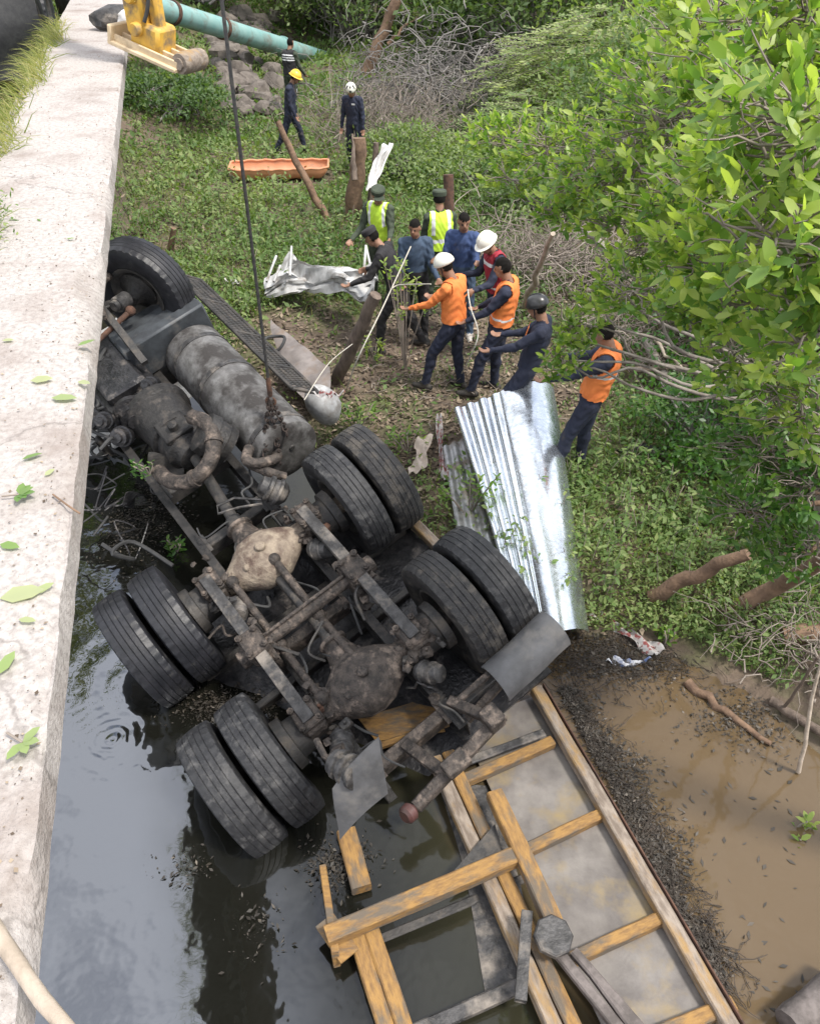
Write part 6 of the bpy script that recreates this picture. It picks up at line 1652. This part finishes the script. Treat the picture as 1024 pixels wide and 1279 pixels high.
# ------------------------------------------------------------------ cloth and scraps
def rag_(name, label, pts, w, m, catg='cloth'):
    mb = MB(); pp = [Vector(p) for p in pts]
    mb.grid(lambda u, v: lerp4(pp, u) + Vector(((v - .5) * w * (1 + .3 * math.sin(u * 9)), (v - .5) * w * .6, .02 + .025 * math.sin(v * 9 + u * 13) + .02 * nz((u * 5, v * 5, w), 1))), 26, 10, .003)
    return tag(mb.build(name, M[m]), label, catg)
rag_('striped_cloth', 'red and white striped cloth washed up beside the galvanised sheet', [G(742, 768, .06), G(775, 785, .04), G(800, 803, .03), G(822, 818, .02)], .12, 'redcloth')
rag_('blue_cloth', 'blue and white rag floating beside the striped cloth', [G(762, 825, .01), G(785, 832, .01), G(806, 828, .01)], .10, 'bluecloth')
rag_('white_scrap', 'pale torn cardboard scrap on the bank behind the tyres', [G(520, 592, .42), G(526, 570, .45), G(530, 548, .47)], .16, 'cardboard', 'scrap')
rag_('white_scrap', 'white scrap lying in weeds near the front wheel', [G(284, 350, .43), G(292, 353, .43), G(298, 355, .43)], .10, 'whitecloth', 'scrap')
rag_('red_rag', 'small red rag caught on the walkway grating', [TM @ t(2.75, 1.42, .02), TM @ t(2.66, 1.5, .0), TM @ t(2.6, 1.58, -.02)], .10, 'redcloth')
rag_('red_scrap', 'red and white scrap beside the small corrugated sheet', [G(548, 520, .5), G(550, 560, .48), G(556, 600, .45)], .06, 'redcloth', 'scrap')
rag_('dark_scrap', 'dark rubber scrap lying on the weedy bank', [G(772, 565, .46), G(800, 560, .47), G(832, 566, .46)], .16, 'rubber', 'scrap')

# ------------------------------------------------------------------ leaves dropped on the bridge beam
LL = [('broad green leaf lying near the chipped beam edge', 108, 428, 40, .09, .5), ('dry pale leaf pair half curled on the concrete', 52, 474, 10, .10, 1.0), ('dry cream leaf beside the green leaf', 105, 478, -20, .07, 1.0), ('long grey green leaf lying flat on the concrete', 80, 497, -5, .12, .8), ('small green leaf above the sprig on the beam', 40, 570, 30, .08, .35),
      ('pale dry leaf near the beam edge twig', 62, 590, 60, .05, 1.0), ('green leaf at the rim of the concrete beam', 12, 682, -15, .08, .45), ('long pale curled leaf on the worn concrete', 28, 742, 15, .14, 1.0), ('folded brown leaf among the pale leaves', 34, 775, -10, .06, .95), ('pale green leaf beside the folded brown leaf', 8, 828, 80, .09, .7),
      ('cream leaf with curled tip near the stick', 55, 735, 45, .07, .9), ('tiny leaf on the beam beside the creeping weed', 88, 298, 20, .05, .4), ('small straw coloured leaf at the beam edge', 10, 425, 0, .06, 1.0)]
for lab, px, py, an, ln, ti in LL:
    p = G(px, py, 4.012); ln *= .82; ti *= .85
    d = np.array([[math.cos(rad(an)), math.sin(rad(an)), .06]]); V, T = leaf_arrays(np.array([p[:]]) - d * ln / 2, d, np.array([[random.uniform(-.3, .3), random.uniform(-.3, .3), 1.]]), ln, ln * .42)
    tmp = V.copy(); tmp[:, 2] = np.maximum(tmp[:, 2], 4.008)
    tag(fast_mesh('fallen_leaf', tmp, T, M['leafpale'], tint=np.full(8, ti)), lab, 'leaf', 'leaves on the bridge beam')
def kerb_sprig(label, px, py, n, ln, ti, spin=0):
    p = G(px, py, 4.015); t_ = thing('leaf_sprig', label, 'leaf', tuple(p), 'leaves on the bridge beam')
    for k in range(n):
        an = rad(spin + (k - (n - 1) / 2) * 200 / n); d = np.array([[math.cos(an), math.sin(an), .18 + .05 * k % .2]])
        V, T = leaf_arrays(np.array([p[:]]), d, np.array([[0, 0, 1.]]), ln * random.uniform(.8, 1.1), ln * .45); fast_mesh('leaf', V, T, M['leafpale'], t_, tint=np.full(8, min(1, max(0, ti + random.uniform(-.12, .12)))))
    mb = MB(); mb.tube([p, p + Vector((math.cos(rad(spin + 180)), math.sin(rad(spin + 180)), .0)) * .05], .003, 5); mb.build('stalk', M['twig'], t_)
kerb_sprig('glossy green leaf rosette lying on the beam', 24, 618, 6, .055, .2, 10)
kerb_sprig('pale split leaf sprig beside the beam edge', 28, 928, 4, .05, .6, -30)
rope('thin dry twig lying across the beam edge', [tuple(G(66, 618, 4.012)), tuple(G(85, 632, 4.014)), tuple(G(100, 642, 4.0))], .003, 'bark_brown')

# grit, chips and crumbs on the beam top
n = 5200; s_ = rng.uniform(-1.5, 9, n) ; u_ = rng.random(n) ** 1.4 * .8 + .02
pos = np.stack([-.655 - .2467 * s_ - .9691 * u_, .5 + .9691 * s_ - .2467 * u_, 4.003 + .004 * rng.random(n)], 1); L = .003 + .012 * rng.random(n) ** 4
V, T = leaf_arrays(pos, rdirs(n) * np.array([1, 1, .3]), rdirs(n) * .3 + np.array([0, 0, 1.]), L, L * .8, DIAM, DIAM_T)
o = fast_mesh('grit', V, T, M['litter'], tint=np.repeat(rng.random(n), 2)); tag(o, 'loose grit and crumbs on the concrete beam', 'grit', kind='stuff')
# tall mixed stems on the bank
x_, y_ = scatter(2600, None, 5.2, 24); keep = (shore_sd(x_, y_) > .25) & (rng.random(len(x_)) < bare(x_, y_)) & ((np.abs(x_ - sc0.x) > 1.15) | (np.abs(y_ - sc0.y) > .5)); x_, y_ = x_[keep], y_[keep]; n = len(x_)
b_ = np.stack([x_, y_, ground_z(x_, y_)], 1); tp_ = b_ + np.stack([rng.normal(size=n) * .1, rng.normal(size=n) * .1, rng.uniform(.15, .5, n)], 1)
V1, T1 = tubes_arrays(wander(b_, tp_, n, .012), np.full((n, 5), .004)); o = fast_mesh('weed_stems', V1, T1, M['twig']); tag(o, 'thin weed stems standing over the low weeds', 'weeds', kind='stuff')
pos, dr = [], []
for k in range(9):
    q = rng.uniform(.3, 1, (n, 1)); pos.append(b_ * (1 - q) + tp_ * q); dr.append(rdirs(n) * np.array([1, 1, .4]) + np.array([0, 0, .2]))
pos = np.concatenate(pos); L = rng.uniform(.05, .11, len(pos)) * (.7 + .03 * pos[:, 1]); V, T = leaf_arrays(pos, np.concatenate(dr), rdirs(len(pos)) * .4 + np.array([0, 0, 1.]), L, L * .4, droop=.2)
o = fast_mesh('weed_leaves', V, T, M['weed'], tint=np.repeat(np.clip(rng.normal(size=len(pos)) * .25 + .55, 0, 1), 8)); tag(o, 'broad leaves of the taller weeds', 'weeds', kind='stuff')
